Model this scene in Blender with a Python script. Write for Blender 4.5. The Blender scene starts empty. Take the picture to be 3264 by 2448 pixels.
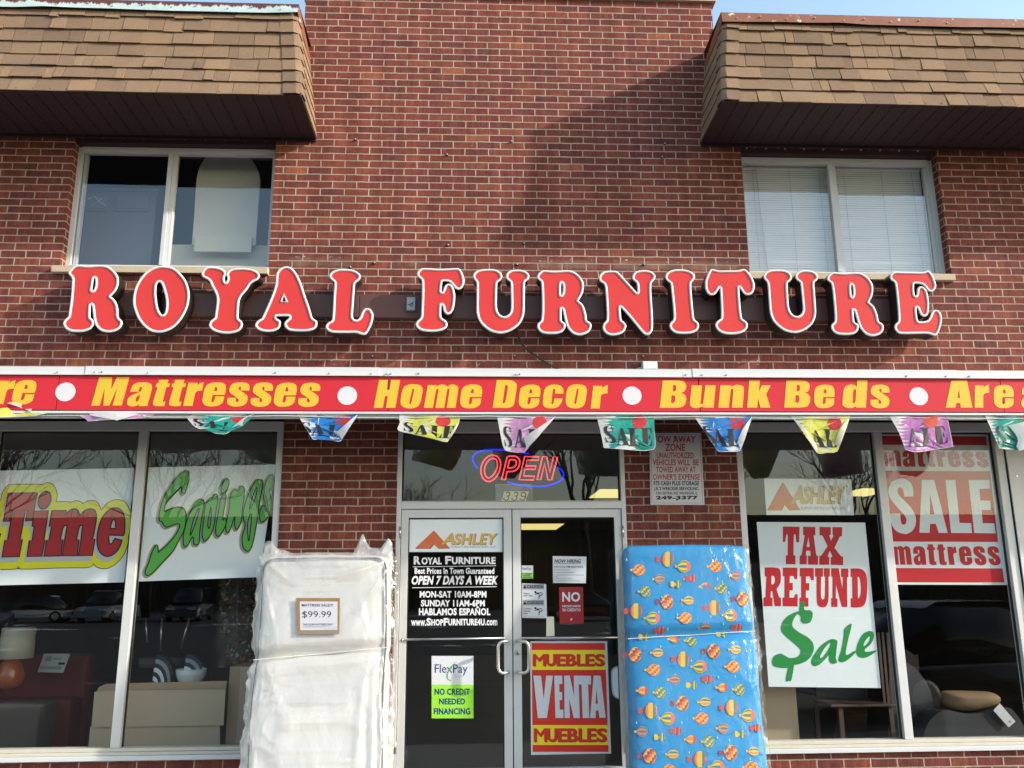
import bpy, bmesh, math, random
from mathutils import Vector, Matrix, noise as mnoise
from mathutils.geometry import delaunay_2d_cdt

scene = bpy.context.scene
C = scene.collection

# ------------------------------------------------------------------ camera
CAM = Vector((-0.3143, -6.8217, 1.5424))
PITCH, YAW, ROLL, FPX = 0.23123, 0.04709, -0.00706, 2770.0
_f = Vector((math.sin(YAW)*math.cos(PITCH), math.cos(YAW)*math.cos(PITCH), math.sin(PITCH)))
_r = Vector((math.cos(YAW), -math.sin(YAW), 0.0))
_u = _r.cross(_f)
CR = _r*math.cos(ROLL) + _u*math.sin(ROLL)
CU = -_r*math.sin(ROLL) + _u*math.cos(ROLL)
cam_d = bpy.data.cameras.new('camera')
cam_d.sensor_width = 36.0
cam_d.lens = 36.0*FPX/3264.0
cam_d.clip_end = 2000.0
cam_d.clip_start = 0.05
cam = bpy.data.objects.new('camera', cam_d)
C.objects.link(cam)
cam.matrix_world = Matrix(((CR.x, CU.x, -_f.x, CAM.x), (CR.y, CU.y, -_f.y, CAM.y), (CR.z, CU.z, -_f.z, CAM.z), (0, 0, 0, 1)))
scene.camera = cam

# ------------------------------------------------------------------ light
SUN = Vector((2.71, -1.0, 1.43)).normalized()
EL = math.asin(SUN.z)
world = bpy.data.worlds.new('World')
scene.world = world
world.use_nodes = True
wn = world.node_tree
sky = wn.nodes.new('ShaderNodeTexSky')
sky.sky_type = 'NISHITA'
sky.sun_disc = False
sky.sun_elevation = EL
sky.sun_rotation = math.atan2(SUN.x, SUN.y)
sky.air_density = 1.45
sky.dust_density = 1.5
sky.ozone_density = 1.0
bg = wn.nodes['Background']
bg.inputs['Strength'].default_value = 0.15
wn.links.new(sky.outputs[0], bg.inputs['Color'])
sun_d = bpy.data.lights.new('sun', 'SUN')
sun_d.energy = 2.5
sun_d.angle = math.radians(1.6)
sun_d.color = (1.0, 0.95, 0.88)
sun = bpy.data.objects.new('sun', sun_d)
C.objects.link(sun)
sun.rotation_euler = (-SUN).to_track_quat('-Z', 'Y').to_euler()
sun.location = (8, -8, 9)
scene.view_settings.view_transform = 'Standard'
scene.view_settings.look = 'None'
scene.view_settings.exposure = 1.2
scene.view_settings.gamma = 1.0
scene.cycles.max_bounces = 8
scene.cycles.transparent_max_bounces = 16
scene.cycles.caustics_reflective = False
scene.cycles.caustics_refractive = False

rnd = random.Random(7)

# ------------------------------------------------------------------ measuring: a pixel of the survey photograph -> a point on the plane y = Y
def pt(x, y, Y=0.0):
    d = _f + CR*((x-1632.0)/FPX) - CU*((y-1224.0)/FPX)
    return CAM + d*((Y-CAM.y)/d.y)

def on_plane(x, y, P0, N):
    d = _f + CR*((x-1632.0)/FPX) - CU*((y-1224.0)/FPX)
    return CAM + d*((P0-CAM).dot(N)/d.dot(N))

def crop(ox, oy, s, Y):
    return lambda x, y, dy=0.0: pt(ox+x/s, oy+y/s, Y+dy)

# ------------------------------------------------------------------ objects
def link(o):
    C.objects.link(o)
    return o

def tag(o, label=None, cat=None, group=None, kind=None):
    if label: o['label'] = label
    if cat: o['category'] = cat
    if group: o['group'] = group
    if kind: o['kind'] = kind
    return o

def thing(name, loc, label, cat, group=None, kind=None):
    o = bpy.data.objects.new(name, None)
    o.empty_display_size = 0.1
    o.location = loc
    link(o)
    return tag(o, label, cat, group, kind)

def set_parent(o, p):
    if p is None: return
    o.parent = p
    m = Matrix.Identity(4)
    q = p
    while q is not None:
        m = Matrix.Translation(q.location) @ m
        q = q.parent if (q.parent is not None and q.type == 'EMPTY') else None
    if p.type == 'EMPTY':
        o.matrix_parent_inverse = Matrix.Translation(p.location).inverted()

class MB:
    def __init__(s):
        s.v, s.f, s.m, s.mats = [], [], [], []
    def mi(s, mat):
        if mat not in s.mats: s.mats.append(mat)
        return s.mats.index(mat)
    def add(s, vs, fs, mat):
        b = len(s.v); k = s.mi(mat)
        s.v += [tuple(v) for v in vs]
        for f in fs:
            s.f.append(tuple(b+i for i in f)); s.m.append(k)
        return s
    def box(s, x0, x1, y0, y1, z0, z1, mat):
        vs = [(x, y, z) for z in (z0, z1) for y in (y0, y1) for x in (x0, x1)]
        return s.add(vs, [(0, 2, 3, 1), (4, 5, 7, 6), (0, 1, 5, 4), (2, 6, 7, 3), (0, 4, 6, 2), (1, 3, 7, 5)], mat)
    def quad(s, a, b, c, d, mat):
        return s.add([a, b, c, d], [(0, 1, 2, 3)], mat)
    def front(s, vs, fs, mat, n=Vector((0, -1, 0))):
        out = []
        for f in fs:
            a, b, c = Vector(vs[f[0]]), Vector(vs[f[1]]), Vector(vs[f[2]])
            out.append(f if (b-a).cross(c-a).dot(n) >= 0 else tuple(reversed(f)))
        return s.add(vs, out, mat)
    def tube(s, path, ra, mat, closed=False, rb=None, n=8, axis=Vector((0, -1, 0)), caps=True, taper=None):
        # swept ellipse: ra across the sweep in its plane, rb along `axis`
        P = [Vector(p) for p in path]
        N = len(P)
        if N < 2: return s
        rb = ra if rb is None else rb
        vs = []
        for i in range(N):
            a = P[(i-1) % N] if (closed or i > 0) else P[i]
            b = P[(i+1) % N] if (closed or i < N-1) else P[i]
            t = b-a
            if t.length < 1e-9: t = Vector((1, 0, 0))
            t.normalize()
            ax = axis - t*axis.dot(t)
            if ax.length < 1e-4: ax = t.orthogonal()
            ax.normalize()
            sd = t.cross(ax)
            k = taper[i] if taper else 1.0
            for j in range(n):
                w = 2*math.pi*j/n
                vs.append(P[i] + sd*(ra*k*math.cos(w)) + ax*(rb*k*math.sin(w)))
        fs = []
        for i in range(N if closed else N-1):
            i2 = (i+1) % N
            for j in range(n):
                j2 = (j+1) % n
                fs.append((i*n+j, i*n+j2, i2*n+j2, i2*n+j))
        if not closed and caps:
            fs.append(tuple(range(n-1, -1, -1)))
            fs.append(tuple((N-1)*n+j for j in range(n)))
        return s.add(vs, fs, mat)
    def build(s, name, parent=None, smooth=False, bevel=0.0):
        me = bpy.data.meshes.new(name)
        me.from_pydata(s.v, [], s.f)
        for m in s.mats: me.materials.append(m)
        me.polygons.foreach_set('material_index', s.m)
        if smooth: me.polygons.foreach_set('use_smooth', [True]*len(me.polygons))
        me.update()
        o = bpy.data.objects.new(name, me)
        link(o)
        set_parent(o, parent)
        if bevel:
            b = o.modifiers.new('bevel', 'BEVEL'); b.width = bevel; b.segments = 2; b.limit_method = 'ANGLE'; b.angle_limit = math.radians(40)
        return o

# ------------------------------------------------------------------ outlines
def smooth(pts, n=5, closed=True):
    """Catmull-Rom through pts; a point given as (x, y, 1) is a sharp corner."""
    P = [(float(p[0]), float(p[1])) for p in pts]
    K = [len(p) > 2 for p in pts]
    N = len(P); out = []
    for i in range(N if closed else N-1):
        p1, p2 = P[i], P[(i+1) % N]
        p0 = P[(i-1) % N] if (closed or i > 0) else p1
        p3 = P[(i+2) % N] if (closed or i < N-2) else p2
        if K[i] and K[(i+1) % N]:
            out.append(p1); continue
        m1 = (0, 0) if K[i] else ((p2[0]-p0[0])/2, (p2[1]-p0[1])/2)
        m2 = (0, 0) if K[(i+1) % N] else ((p3[0]-p1[0])/2, (p3[1]-p1[1])/2)
        if K[i]: m1 = (p2[0]-p1[0]-m2[0]/2, p2[1]-p1[1]-m2[1]/2)
        if K[(i+1) % N]: m2 = (p2[0]-p1[0]-m1[0]/2, p2[1]-p1[1]-m1[1]/2)
        for j in range(n):
            t = j/n; t2 = t*t; t3 = t2*t
            out.append(tuple((2*t3-3*t2+1)*p1[k] + (t3-2*t2+t)*m1[k] + (-2*t3+3*t2)*p2[k] + (t3-t2)*m2[k] for k in (0, 1)))
    if not closed: out.append(P[-1])
    return out

def corners(pts): return [(p[0], p[1], 1) for p in pts]

def area2(c):
    return sum(c[i][0]*c[(i+1) % len(c)][1]-c[(i+1) % len(c)][0]*c[i][1] for i in range(len(c)))

def inset(c, d):
    """move a closed outline inwards by d (outwards when d < 0)"""
    s = 1.0 if area2(c) > 0 else -1.0
    N = len(c); out = []
    for i in range(N):
        a, b = c[i-1], c[(i+1) % N]
        tx, ty = b[0]-a[0], b[1]-a[1]
        l = math.hypot(tx, ty) or 1.0
        out.append((c[i][0]-ty/l*d*s, c[i][1]+tx/l*d*s))
    return out

def ellipse(cx, cy, rx, ry, n=28, sh=0.0):
    return [(cx+rx*math.cos(2*math.pi*i/n)+sh*ry*math.sin(2*math.pi*i/n), cy+ry*math.sin(2*math.pi*i/n)) for i in range(n)]

def clip(poly, conv):
    """keep the part of poly inside the convex outline conv"""
    s = 1.0 if area2(conv) > 0 else -1.0
    out = list(poly)
    for i in range(len(conv)):
        a, b = conv[i], conv[(i+1) % len(conv)]
        inside = lambda p: s*((b[0]-a[0])*(p[1]-a[1])-(b[1]-a[1])*(p[0]-a[0])) >= 0
        src, out = out, []
        for j in range(len(src)):
            p, q = src[j-1], src[j]
            if inside(p) != inside(q):
                d1 = (b[0]-a[0])*(p[1]-a[1])-(b[1]-a[1])*(p[0]-a[0])
                d2 = (b[0]-a[0])*(q[1]-a[1])-(b[1]-a[1])*(q[0]-a[0])
                t = d1/(d1-d2)
                out.append((p[0]+(q[0]-p[0])*t, p[1]+(q[1]-p[1])*t))
            if inside(q): out.append(q)
        if len(out) < 3: return []
    return out

def fill2(contours, step=0.0):
    vs, es = [], []
    for c in contours:
        b = len(vs)
        vs += [Vector((p[0], p[1])) for p in c]
        es.append(list(range(b, b+len(c))))
    if step:
        x0 = min(v.x for v in vs); x1 = max(v.x for v in vs); y0 = min(v.y for v in vs); y1 = max(v.y for v in vs)
        y = y0+step*0.5
        while y < y1:
            x = x0+step*0.5
            while x < x1:
                vs.append(Vector((x+0.013*step, y))); x += step
            y += step
    r = delaunay_2d_cdt(vs, [], es, 2, 1e-6)
    return [(v.x, v.y) for v in r[0]], [tuple(f) for f in r[2]]

def put(mb, contours, fn, mat, step=0.0):
    """fill contours (in survey coordinates) and lay them through fn(x, y)"""
    vs, fs = fill2(contours, step)
    mb.front([fn(*v) for v in vs], fs, mat)

def stroke(mb, path, fn, hw, mat, closed=True, depth=0.0004, n=6):
    P = [fn(*p) for p in path]
    mb.tube(P, hw, mat, closed, depth, n)

def quadmap(tl, tr, br, bl):
    def g(u, v):
        a = (tl[0]*(1-u)+tr[0]*u, tl[1]*(1-u)+tr[1]*u)
        b = (bl[0]*(1-u)+br[0]*u, bl[1]*(1-u)+br[1]*u)
        return (b[0]*(1-v)+a[0]*v, b[1]*(1-v)+a[1]*v)
    return g

def rectmap(x0, y0, x1, y1): return quadmap((x0, y0), (x1, y0), (x1, y1), (x0, y1))

_tcache = {}
def text_mesh(s, bold, shear):
    k = (s, bold, shear)
    if k in _tcache: return _tcache[k]
    cu = bpy.data.curves.new('t', 'FONT')
    cu.body = s; cu.size = 1.0; cu.offset = bold; cu.shear = shear; cu.resolution_u = 3; cu.fill_mode = 'FRONT'
    cu.space_character = 1.0 + bold*1.6
    o = bpy.data.objects.new('t', cu)
    C.objects.link(o)
    me = bpy.data.meshes.new_from_object(o.evaluated_get(bpy.context.evaluated_depsgraph_get()))
    vs = [(v.co.x, v.co.y) for v in me.vertices]
    fs = [tuple(p.vertices) for p in me.polygons]
    bpy.data.objects.remove(o); bpy.data.curves.remove(cu); bpy.data.meshes.remove(me)
    x0 = min(v[0] for v in vs); x1 = max(v[0] for v in vs); y0 = min(v[1] for v in vs); y1 = max(v[1] for v in vs)
    vs = [((v[0]-x0)/(x1-x0), (v[1]-y0)/(y1-y0)) for v in vs]
    _tcache[k] = (vs, fs)
    return _tcache[k]

def text(mb, s, q, fn, mat, bold=0.02, shear=0.0):
    """lettering fitted into the quad q (a quadmap or (x0, y0, x1, y1))"""
    if isinstance(q, tuple): q = rectmap(*q)
    vs, fs = text_mesh(s, bold, shear)
    mb.front([fn(*q(*v)) for v in vs], fs, mat)

def rect(mb, q, fn, mat):
    if len(q) == 4 and not isinstance(q[0], tuple): q = ((q[0], q[1]), (q[2], q[1]), (q[2], q[3]), (q[0], q[3]))
    mb.front([fn(*p) for p in q], [tuple(range(len(q)))], mat)

# ------------------------------------------------------------------ materials
def srgb(r, g, b):
    f = lambda c: (c/255/12.92) if c/255 <= 0.04045 else ((c/255+0.055)/1.055)**2.4
    return (f(r), f(g), f(b))

class NT:
    def __init__(s, name):
        s.mat = bpy.data.materials.new(name); s.mat.use_nodes = True
        s.t = s.mat.node_tree; s.b = s.t.nodes['Principled BSDF']; s.out = s.t.nodes['Material Output']
    def n(s, typ, **kw):
        o = s.t.nodes.new(typ)
        for k, v in kw.items(): setattr(o, k, v)
        return o
    def put(s, inp, val):
        if val is None: return
        if isinstance(val, bpy.types.NodeSocket): s.t.links.new(val, inp)
        else: inp.default_value = val
    def math(s, op, a, b=None, c=None, clamp=False):
        o = s.n('ShaderNodeMath', operation=op, use_clamp=clamp)
        for i, v in enumerate((a, b, c)): s.put(o.inputs[i], v)
        return o.outputs[0]
    def mix(s, fac, a, b, typ='MIX'):
        o = s.n('ShaderNodeMix', data_type='RGBA', blend_type=typ)
        s.put(o.inputs[0], fac)
        s.put(o.inputs[6], a if isinstance(a, bpy.types.NodeSocket) else (*a, 1)[:4])
        s.put(o.inputs[7], b if isinstance(b, bpy.types.NodeSocket) else (*b, 1)[:4])
        return o.outputs[2]
    def noise(s, vec, scale, detail=3.0, rough=0.55, dim='3D'):
        o = s.n('ShaderNodeTexNoise', noise_dimensions=dim)
        s.put(o.inputs['Vector'], vec); o.inputs['Scale'].default_value = scale
        o.inputs['Detail'].default_value = detail; o.inputs['Roughness'].default_value = rough
        return o.outputs['Fac']
    def smooth(s, x, a, b):
        o = s.n('ShaderNodeMapRange', interpolation_type='SMOOTHSTEP')
        s.put(o.inputs['Value'], x); o.inputs['From Min'].default_value = a; o.inputs['From Max'].default_value = b
        return o.outputs[0]
    def ramp(s, fac, stops, mode='LINEAR'):
        o = s.n('ShaderNodeValToRGB'); o.color_ramp.interpolation = mode
        s.put(o.inputs[0], fac)
        e = o.color_ramp.elements
        while len(e) < len(stops): e.new(0.5)
        for k, (p, c) in enumerate(stops): e[k].position = p; e[k].color = (*c, 1)
        return o.outputs[0]
    def coords(s):
        o = s.n('ShaderNodeTexCoord').outputs['Object']
        x = s.n('ShaderNodeSeparateXYZ'); s.put(x.inputs[0], o)
        return o, x.outputs[0], x.outputs[1], x.outputs[2]
    def xyz(s, x, y, z):
        o = s.n('ShaderNodeCombineXYZ')
        for i, v in enumerate((x, y, z)): s.put(o.inputs[i], v)
        return o.outputs[0]
    def bump(s, h, strength, dist):
        o = s.n('ShaderNodeBump'); s.put(o.inputs['Height'], h)
        o.inputs['Strength'].default_value = strength; o.inputs['Distance'].default_value = dist
        s.t.links.new(o.outputs[0], s.b.inputs['Normal'])

def plain(name, col, rough=0.5, spec=0.5, var=0.12, scale=9.0, metal=0.0, bump=0.0, bscale=60.0, coat=0.0):
    """a surface with slight real-world mottling"""
    k = NT(name)
    o, x, y, z = k.coords()
    f = k.noise(o, scale, 4.0)
    lo = tuple(c*(1-var) for c in col); hi = tuple(min(1.0, c*(1+var)) for c in col)
    k.put(k.b.inputs['Base Color'], k.mix(f, lo, hi))
    k.put(k.b.inputs['Roughness'], rough); k.b.inputs['Specular IOR Level'].default_value = spec
    k.b.inputs['Metallic'].default_value = metal
    k.b.inputs['Coat Weight'].default_value = coat
    if bump: k.bump(k.noise(o, bscale, 3.0), 0.5, bump)
    return k.mat

def ink(name, r, g, b, rough=0.5, var=0.05): return plain(name, srgb(r, g, b), rough, 0.4, var, 14.0)

def emit(name, col, strength, base=(0.02, 0.02, 0.02)):
    k = NT(name)
    k.b.inputs['Base Color'].default_value = (*base, 1)
    k.b.inputs['Emission Color'].default_value = (*col, 1)
    k.b.inputs['Emission Strength'].default_value = strength
    return k.mat

def glass(name, ior=1.9, tint=(0.86, 0.88, 0.87), wob=0.0005):
    k = NT(name)
    k.t.nodes.remove(k.b)
    o = k.n('ShaderNodeTexCoord').outputs['Object']
    bmp = k.n('ShaderNodeBump'); k.put(bmp.inputs['Height'], k.noise(o, 1.1, 2.0)); bmp.inputs['Strength'].default_value = 0.6; bmp.inputs['Distance'].default_value = wob
    ge = k.n('ShaderNodeNewGeometry'); dt = k.n('ShaderNodeVectorMath', operation='DOT_PRODUCT')
    k.t.links.new(ge.outputs['Normal'], dt.inputs[0]); k.t.links.new(ge.outputs['Incoming'], dt.inputs[1])
    f0 = ((ior-1)/(ior+1))**2
    gr = k.math('POWER', k.math('SUBTRACT', 1.0, k.math('ABSOLUTE', dt.outputs['Value']), clamp=True), 5.0)
    fac = k.math('ADD', k.math('MULTIPLY', gr, 1.0-f0), f0)
    tr = k.n('ShaderNodeBsdfTransparent'); tr.inputs[0].default_value = (*tint, 1)
    gl = k.n('ShaderNodeBsdfGlossy'); gl.inputs['Roughness'].default_value = 0.0; gl.inputs[0].default_value = (0.93, 0.97, 1.0, 1)
    k.t.links.new(bmp.outputs[0], gl.inputs['Normal'])
    mx = k.n('ShaderNodeMixShader')
    k.t.links.new(fac, mx.inputs[0]); k.t.links.new(tr.outputs[0], mx.inputs[1]); k.t.links.new(gl.outputs[0], mx.inputs[2])
    k.t.links.new(mx.outputs[0], k.out.inputs['Surface'])
    return k.mat

def film(name, milk=0.10, gloss=0.07, scale=9.0):
    """thin clear wrapping film, creased"""
    k = NT(name)
    k.t.nodes.remove(k.b)
    o = k.n('ShaderNodeTexCoord').outputs['Object']
    mp = k.n('ShaderNodeMapping'); k.put(mp.inputs[0], o); mp.inputs['Rotation'].default_value = (0.2, 0.5, 0.3); mp.inputs['Scale'].default_value = (1.0, 1.0, 0.45)
    h = k.noise(mp.outputs[0], scale, 5.0, 0.6)
    h2 = k.noise(mp.outputs[0], scale*0.35, 2.0, 0.5)
    bmp = k.n('ShaderNodeBump'); k.put(bmp.inputs['Height'], k.math('ADD', k.math('ABSOLUTE', k.math('SUBTRACT', h, 0.5)), h2)); bmp.inputs['Strength'].default_value = 1.0; bmp.inputs['Distance'].default_value = 0.035
    tr = k.n('ShaderNodeBsdfTransparent'); tr.inputs[0].default_value = (0.97, 0.97, 0.97, 1)
    df = k.n('ShaderNodeBsdfTranslucent'); df.inputs[0].default_value = (0.9, 0.9, 0.88, 1)
    d2 = k.n('ShaderNodeBsdfDiffuse'); d2.inputs[0].default_value = (0.9, 0.89, 0.86, 1)
    gl = k.n('ShaderNodeBsdfGlossy'); gl.inputs['Roughness'].default_value = 0.16; gl.inputs[0].default_value = (1, 1, 1, 1)
    for q in (gl, d2): k.t.links.new(bmp.outputs[0], q.inputs['Normal'])
    a = k.n('ShaderNodeMixShader'); a.inputs[0].default_value = 0.5
    k.t.links.new(df.outputs[0], a.inputs[1]); k.t.links.new(d2.outputs[0], a.inputs[2])
    b = k.n('ShaderNodeMixShader'); k.put(b.inputs[0], k.math('MULTIPLY', k.smooth(h2, 0.3, 0.8), milk*2))
    k.t.links.new(tr.outputs[0], b.inputs[1]); k.t.links.new(a.outputs[0], b.inputs[2])
    c = k.n('ShaderNodeMixShader'); c.inputs[0].default_value = gloss
    k.t.links.new(b.outputs[0], c.inputs[1]); k.t.links.new(gl.outputs[0], c.inputs[2])
    k.t.links.new(c.outputs[0], k.out.inputs['Surface'])
    return k.mat

def flag(name, col, var=0.2):
    k = NT(name); k.t.nodes.remove(k.b)
    o = k.n('ShaderNodeTexCoord').outputs['Object']
    c = k.mix(k.noise(o, 22.0, 4.0), tuple(x*(1-var) for x in col), tuple(min(1, x*(1+var)) for x in col))
    bmp = k.n('ShaderNodeBump'); k.put(bmp.inputs['Height'], k.noise(o, 26.0, 3.0)); bmp.inputs['Strength'].default_value = 0.6; bmp.inputs['Distance'].default_value = 0.006
    df = k.n('ShaderNodeBsdfDiffuse'); tl = k.n('ShaderNodeBsdfTranslucent'); gl = k.n('ShaderNodeBsdfGlossy'); gl.inputs['Roughness'].default_value = 0.25
    for q in (df, tl): k.put(q.inputs[0], c)
    for q in (df, gl): k.t.links.new(bmp.outputs[0], q.inputs['Normal'])
    a = k.n('ShaderNodeMixShader'); a.inputs[0].default_value = 0.36
    k.t.links.new(df.outputs[0], a.inputs[1]); k.t.links.new(tl.outputs[0], a.inputs[2])
    b = k.n('ShaderNodeMixShader'); b.inputs[0].default_value = 0.05
    k.t.links.new(a.outputs[0], b.inputs[1]); k.t.links.new(gl.outputs[0], b.inputs[2])
    k.t.links.new(b.outputs[0], k.out.inputs['Surface'])
    return k.mat

def brick():
    k = NT('red_brick')
    o, X, Y, Z = k.coords()
    wob = k.math('MULTIPLY', k.math('SUBTRACT', k.noise(o, 26.0, 3.0), 0.5), 0.010)
    wob2 = k.math('MULTIPLY', k.math('SUBTRACT', k.noise(k.xyz(k.math('ADD', X, 17.0), Y, Z), 7.0, 2.0), 0.5), 0.007)
    u0 = k.math('ADD', k.math('ADD', k.math('ADD', X, 20.69), Y), wob)
    v = k.math('DIVIDE', k.math('SUBTRACT', 6.66, k.math('ADD', Z, k.math('ADD', wob2, k.math('MULTIPLY', wob, 0.6)))), 0.065)
    row = k.math('FLOOR', v); fv = k.math('FRACT', v)
    par = k.math('MODULO', k.math('ADD', row, 400.0), 2.0)
    wr = k.n('ShaderNodeTexWhiteNoise', noise_dimensions='1D'); k.put(wr.inputs['W'], row)
    jit = k.math('MULTIPLY', k.math('SUBTRACT', wr.outputs[0], 0.5), 0.10)
    # 20 m of offset is 98.425 bricks: take the remainder back out
    uu = k.math('ADD', k.math('ADD', k.math('DIVIDE', k.math('SUBTRACT', u0, 0.0), 0.2032), k.math('MULTIPLY', k.math('SUBTRACT', 1.0, par), 0.5)), k.math('SUBTRACT', jit, 0.4252))
    col = k.math('FLOOR', uu); fu = k.math('FRACT', uu)
    du = k.math('MULTIPLY', k.math('MINIMUM', fu, k.math('SUBTRACT', 1.0, fu)), 0.2032)
    dv = k.math('MULTIPLY', k.math('MINIMUM', fv, k.math('SUBTRACT', 1.0, fv)), 0.065)
    d = k.math('MINIMUM', du, dv)
    mask = k.smooth(d, 0.0036, 0.0066)
    wn_ = k.n('ShaderNodeTexWhiteNoise', noise_dimensions='2D'); k.put(wn_.inputs['Vector'], k.xyz(col, row, 0.0))
    base = k.ramp(wn_.outputs[0], [(0.0, (0.145, 0.045, 0.040)), (0.15, (0.168, 0.048, 0.039)), (0.5, (0.198, 0.054, 0.040)), (0.85, (0.218, 0.061, 0.042)), (0.975, (0.235, 0.070, 0.045)), (1.0, (0.31, 0.105, 0.055))])
    big = k.noise(o, 1.3, 4.0, 0.6)
    mid = k.noise(k.xyz(k.math('ADD', X, k.math('MULTIPLY', wn_.outputs[0], 9.0)), Y, Z), 11.0, 3.0)
    rake = k.noise(k.xyz(k.math('MULTIPLY', k.math('ADD', X, Y), 130.0), k.math('MULTIPLY', row, 3.7), k.math('MULTIPLY', Z, 9.0)), 1.0, 2.0, 0.6)
    grit = k.noise(o, 260.0, 2.0)
    c1 = k.mix(1.0, base, k.mix(big, (0.80, 0.80, 0.82), (1.18, 1.16, 1.12)), 'MULTIPLY')
    c1 = k.mix(1.0, c1, k.mix(k.smooth(mid, 0.35, 0.65), (0.84, 0.80, 0.84), (1.10, 1.10, 1.06)), 'MULTIPLY')
    c1 = k.mix(1.0, c1, k.mix(k.smooth(rake, 0.32, 0.66), (0.76, 0.76, 0.76), (1.14, 1.14, 1.14)), 'MULTIPLY')
    c1 = k.mix(1.0, c1, k.mix(grit, (0.85, 0.85, 0.85), (1.13, 1.13, 1.13)), 'MULTIPLY')
    mort = k.mix(k.noise(o, 3.0, 5.0, 0.6), (0.32, 0.235, 0.175), (0.56, 0.43, 0.33))
    cc = k.mix(mask, mort, c1)
    # old white paint and sealant left where earlier signs met the wall
    fl = k.noise(k.xyz(k.math('MULTIPLY', X, 0.35), Y, Z), 60.0, 4.0, 0.7)
    reach = k.smooth(k.noise(k.xyz(X, 0.0, k.math('MULTIPLY', Z, 0.3)), 2.2, 2.0), 0.48, 0.62)
    def band(zc, hw): return k.math('SUBTRACT', 1.0, k.smooth(k.math('ABSOLUTE', k.math('SUBTRACT', Z, zc)), hw*0.4, hw))
    inx = k.math('SUBTRACT', 1.0, k.smooth(k.math('ABSOLUTE', k.math('SUBTRACT', X, 0.15)), 1.9, 2.1))
    bands = k.math('MAXIMUM', band(4.215, 0.030), k.math('MAXIMUM', band(3.335, 0.045), k.math('MULTIPLY', band(3.26, 0.03), 0.8)))
    fm = k.math('MULTIPLY', k.math('MULTIPLY', k.smooth(fl, 0.60, 0.66), bands), k.math('MULTIPLY', reach, inx))
    cc = k.mix(fm, cc, (0.72, 0.70, 0.68))
    # washed-out course under the upper windows
    cc = k.mix(k.math('MULTIPLY', k.math('MULTIPLY', band(4.18, 0.05), inx), k.math('MULTIPLY', 0.35, reach)), cc, (0.30, 0.23, 0.17))
    stk = k.noise(k.xyz(k.math('MULTIPLY', X, 7.0), Y, k.math('MULTIPLY', Z, 0.35)), 1.0, 5.0, 0.65)
    cc = k.mix(1.0, cc, k.mix(k.smooth(stk, 0.36, 0.66), (0.80, 0.79, 0.78), (1.07, 1.07, 1.07)), 'MULTIPLY')
    bl = k.noise(o, 4.5, 5.0, 0.7)
    cc = k.mix(k.math('MULTIPLY', k.smooth(bl, 0.62, 0.74), 0.28), cc, (0.30, 0.24, 0.20))
    k.put(k.b.inputs['Base Color'], cc)
    k.b.inputs['Roughness'].default_value = 0.9
    k.b.inputs['Specular IOR Level'].default_value = 0.25
    h = k.math('ADD', mask, k.math('ADD', k.math('MULTIPLY', rake, 0.30), k.math('MULTIPLY', grit, 0.18)))
    k.bump(h, 0.9, 0.006)
    return k.mat

def shingle(name, col):
    k = NT(name)
    o, X, Y, Z = k.coords()
    g = k.noise(o, 420.0, 2.0, 0.7)
    m = k.noise(o, 5.0, 4.0)
    c = k.mix(k.smooth(g, 0.3, 0.7), tuple(a*0.68 for a in col), tuple(a*1.30 for a in col))
    c = k.mix(1.0, c, k.mix(m, (0.84, 0.84, 0.86), (1.12, 1.10, 1.06)), 'MULTIPLY')
    k.put(k.b.inputs['Base Color'], c); k.b.inputs['Roughness'].default_value = 0.95; k.b.inputs['Specular IOR Level'].default_value = 0.15
    k.bump(g, 0.8, 0.003)
    return k.mat

def peeling(name, paint, under, lim, x0):
    """metal flashing whose paint has peeled off from the lower edge upwards"""
    k = NT(name)
    o, X, Y, Z = k.coords()
    st = k.noise(k.xyz(k.math('MULTIPLY', X, 9.0), Y, k.math('MULTIPLY', Z, 2.0)), 2.2, 6.0, 0.7)
    edge = k.math('ADD', k.math('MULTIPLY', k.math('SUBTRACT', st, 0.5), 0.16), lim)
    m = k.smooth(k.math('SUBTRACT', edge, Z), -0.004, 0.004)
    big = k.smooth(k.noise(k.xyz(X, 0.0, 0.0), 1.1, 2.0), 0.36, 0.42) if x0 else k.smooth(k.noise(o, 9.0, 5.0, 0.7), 0.62, 0.66)
    m = k.math('MULTIPLY', m, big)
    rust = k.mix(k.noise(o, 14.0, 5.0), tuple(c*0.7 for c in paint), tuple(c*1.35 for c in paint))
    un = k.mix(k.noise(o, 30.0, 4.0), tuple(c*0.85 for c in under), tuple(min(1, c*1.1) for c in under))
    halo = k.math('MULTIPLY', k.smooth(k.math('SUBTRACT', edge, Z), -0.02, 0.0), k.math('SUBTRACT', 1.0, m))
    rust = k.mix(k.math('MULTIPLY', halo, 0.6), rust, (0.30, 0.09, 0.03))
    k.put(k.b.inputs['Base Color'], k.mix(m, rust, un)); k.b.inputs['Roughness'].default_value = 0.6
    k.bump(k.noise(o, 8.0, 4.0), 0.4, 0.01)
    return k.mat

def ground_mat(name, lo, hi, scale, bumpd, snow=False):
    k = NT(name)
    o, X, Y, Z = k.coords()
    c = k.mix(k.noise(o, scale, 6.0, 0.65), lo, hi)
    c = k.mix(k.smooth(k.noise(o, 0.35, 4.0), 0.35, 0.7), c, tuple(a*0.8 for a in hi))
    if snow: c = k.mix(k.smooth(k.noise(o, 0.16, 5.0, 0.6), 0.60, 0.66), c, (0.75, 0.78, 0.82))
    k.put(k.b.inputs['Base Color'], c); k.b.inputs['Roughness'].default_value = 0.9
    k.bump(k.noise(o, scale*3, 3.0), 0.6, bumpd)
    return k.mat

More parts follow.
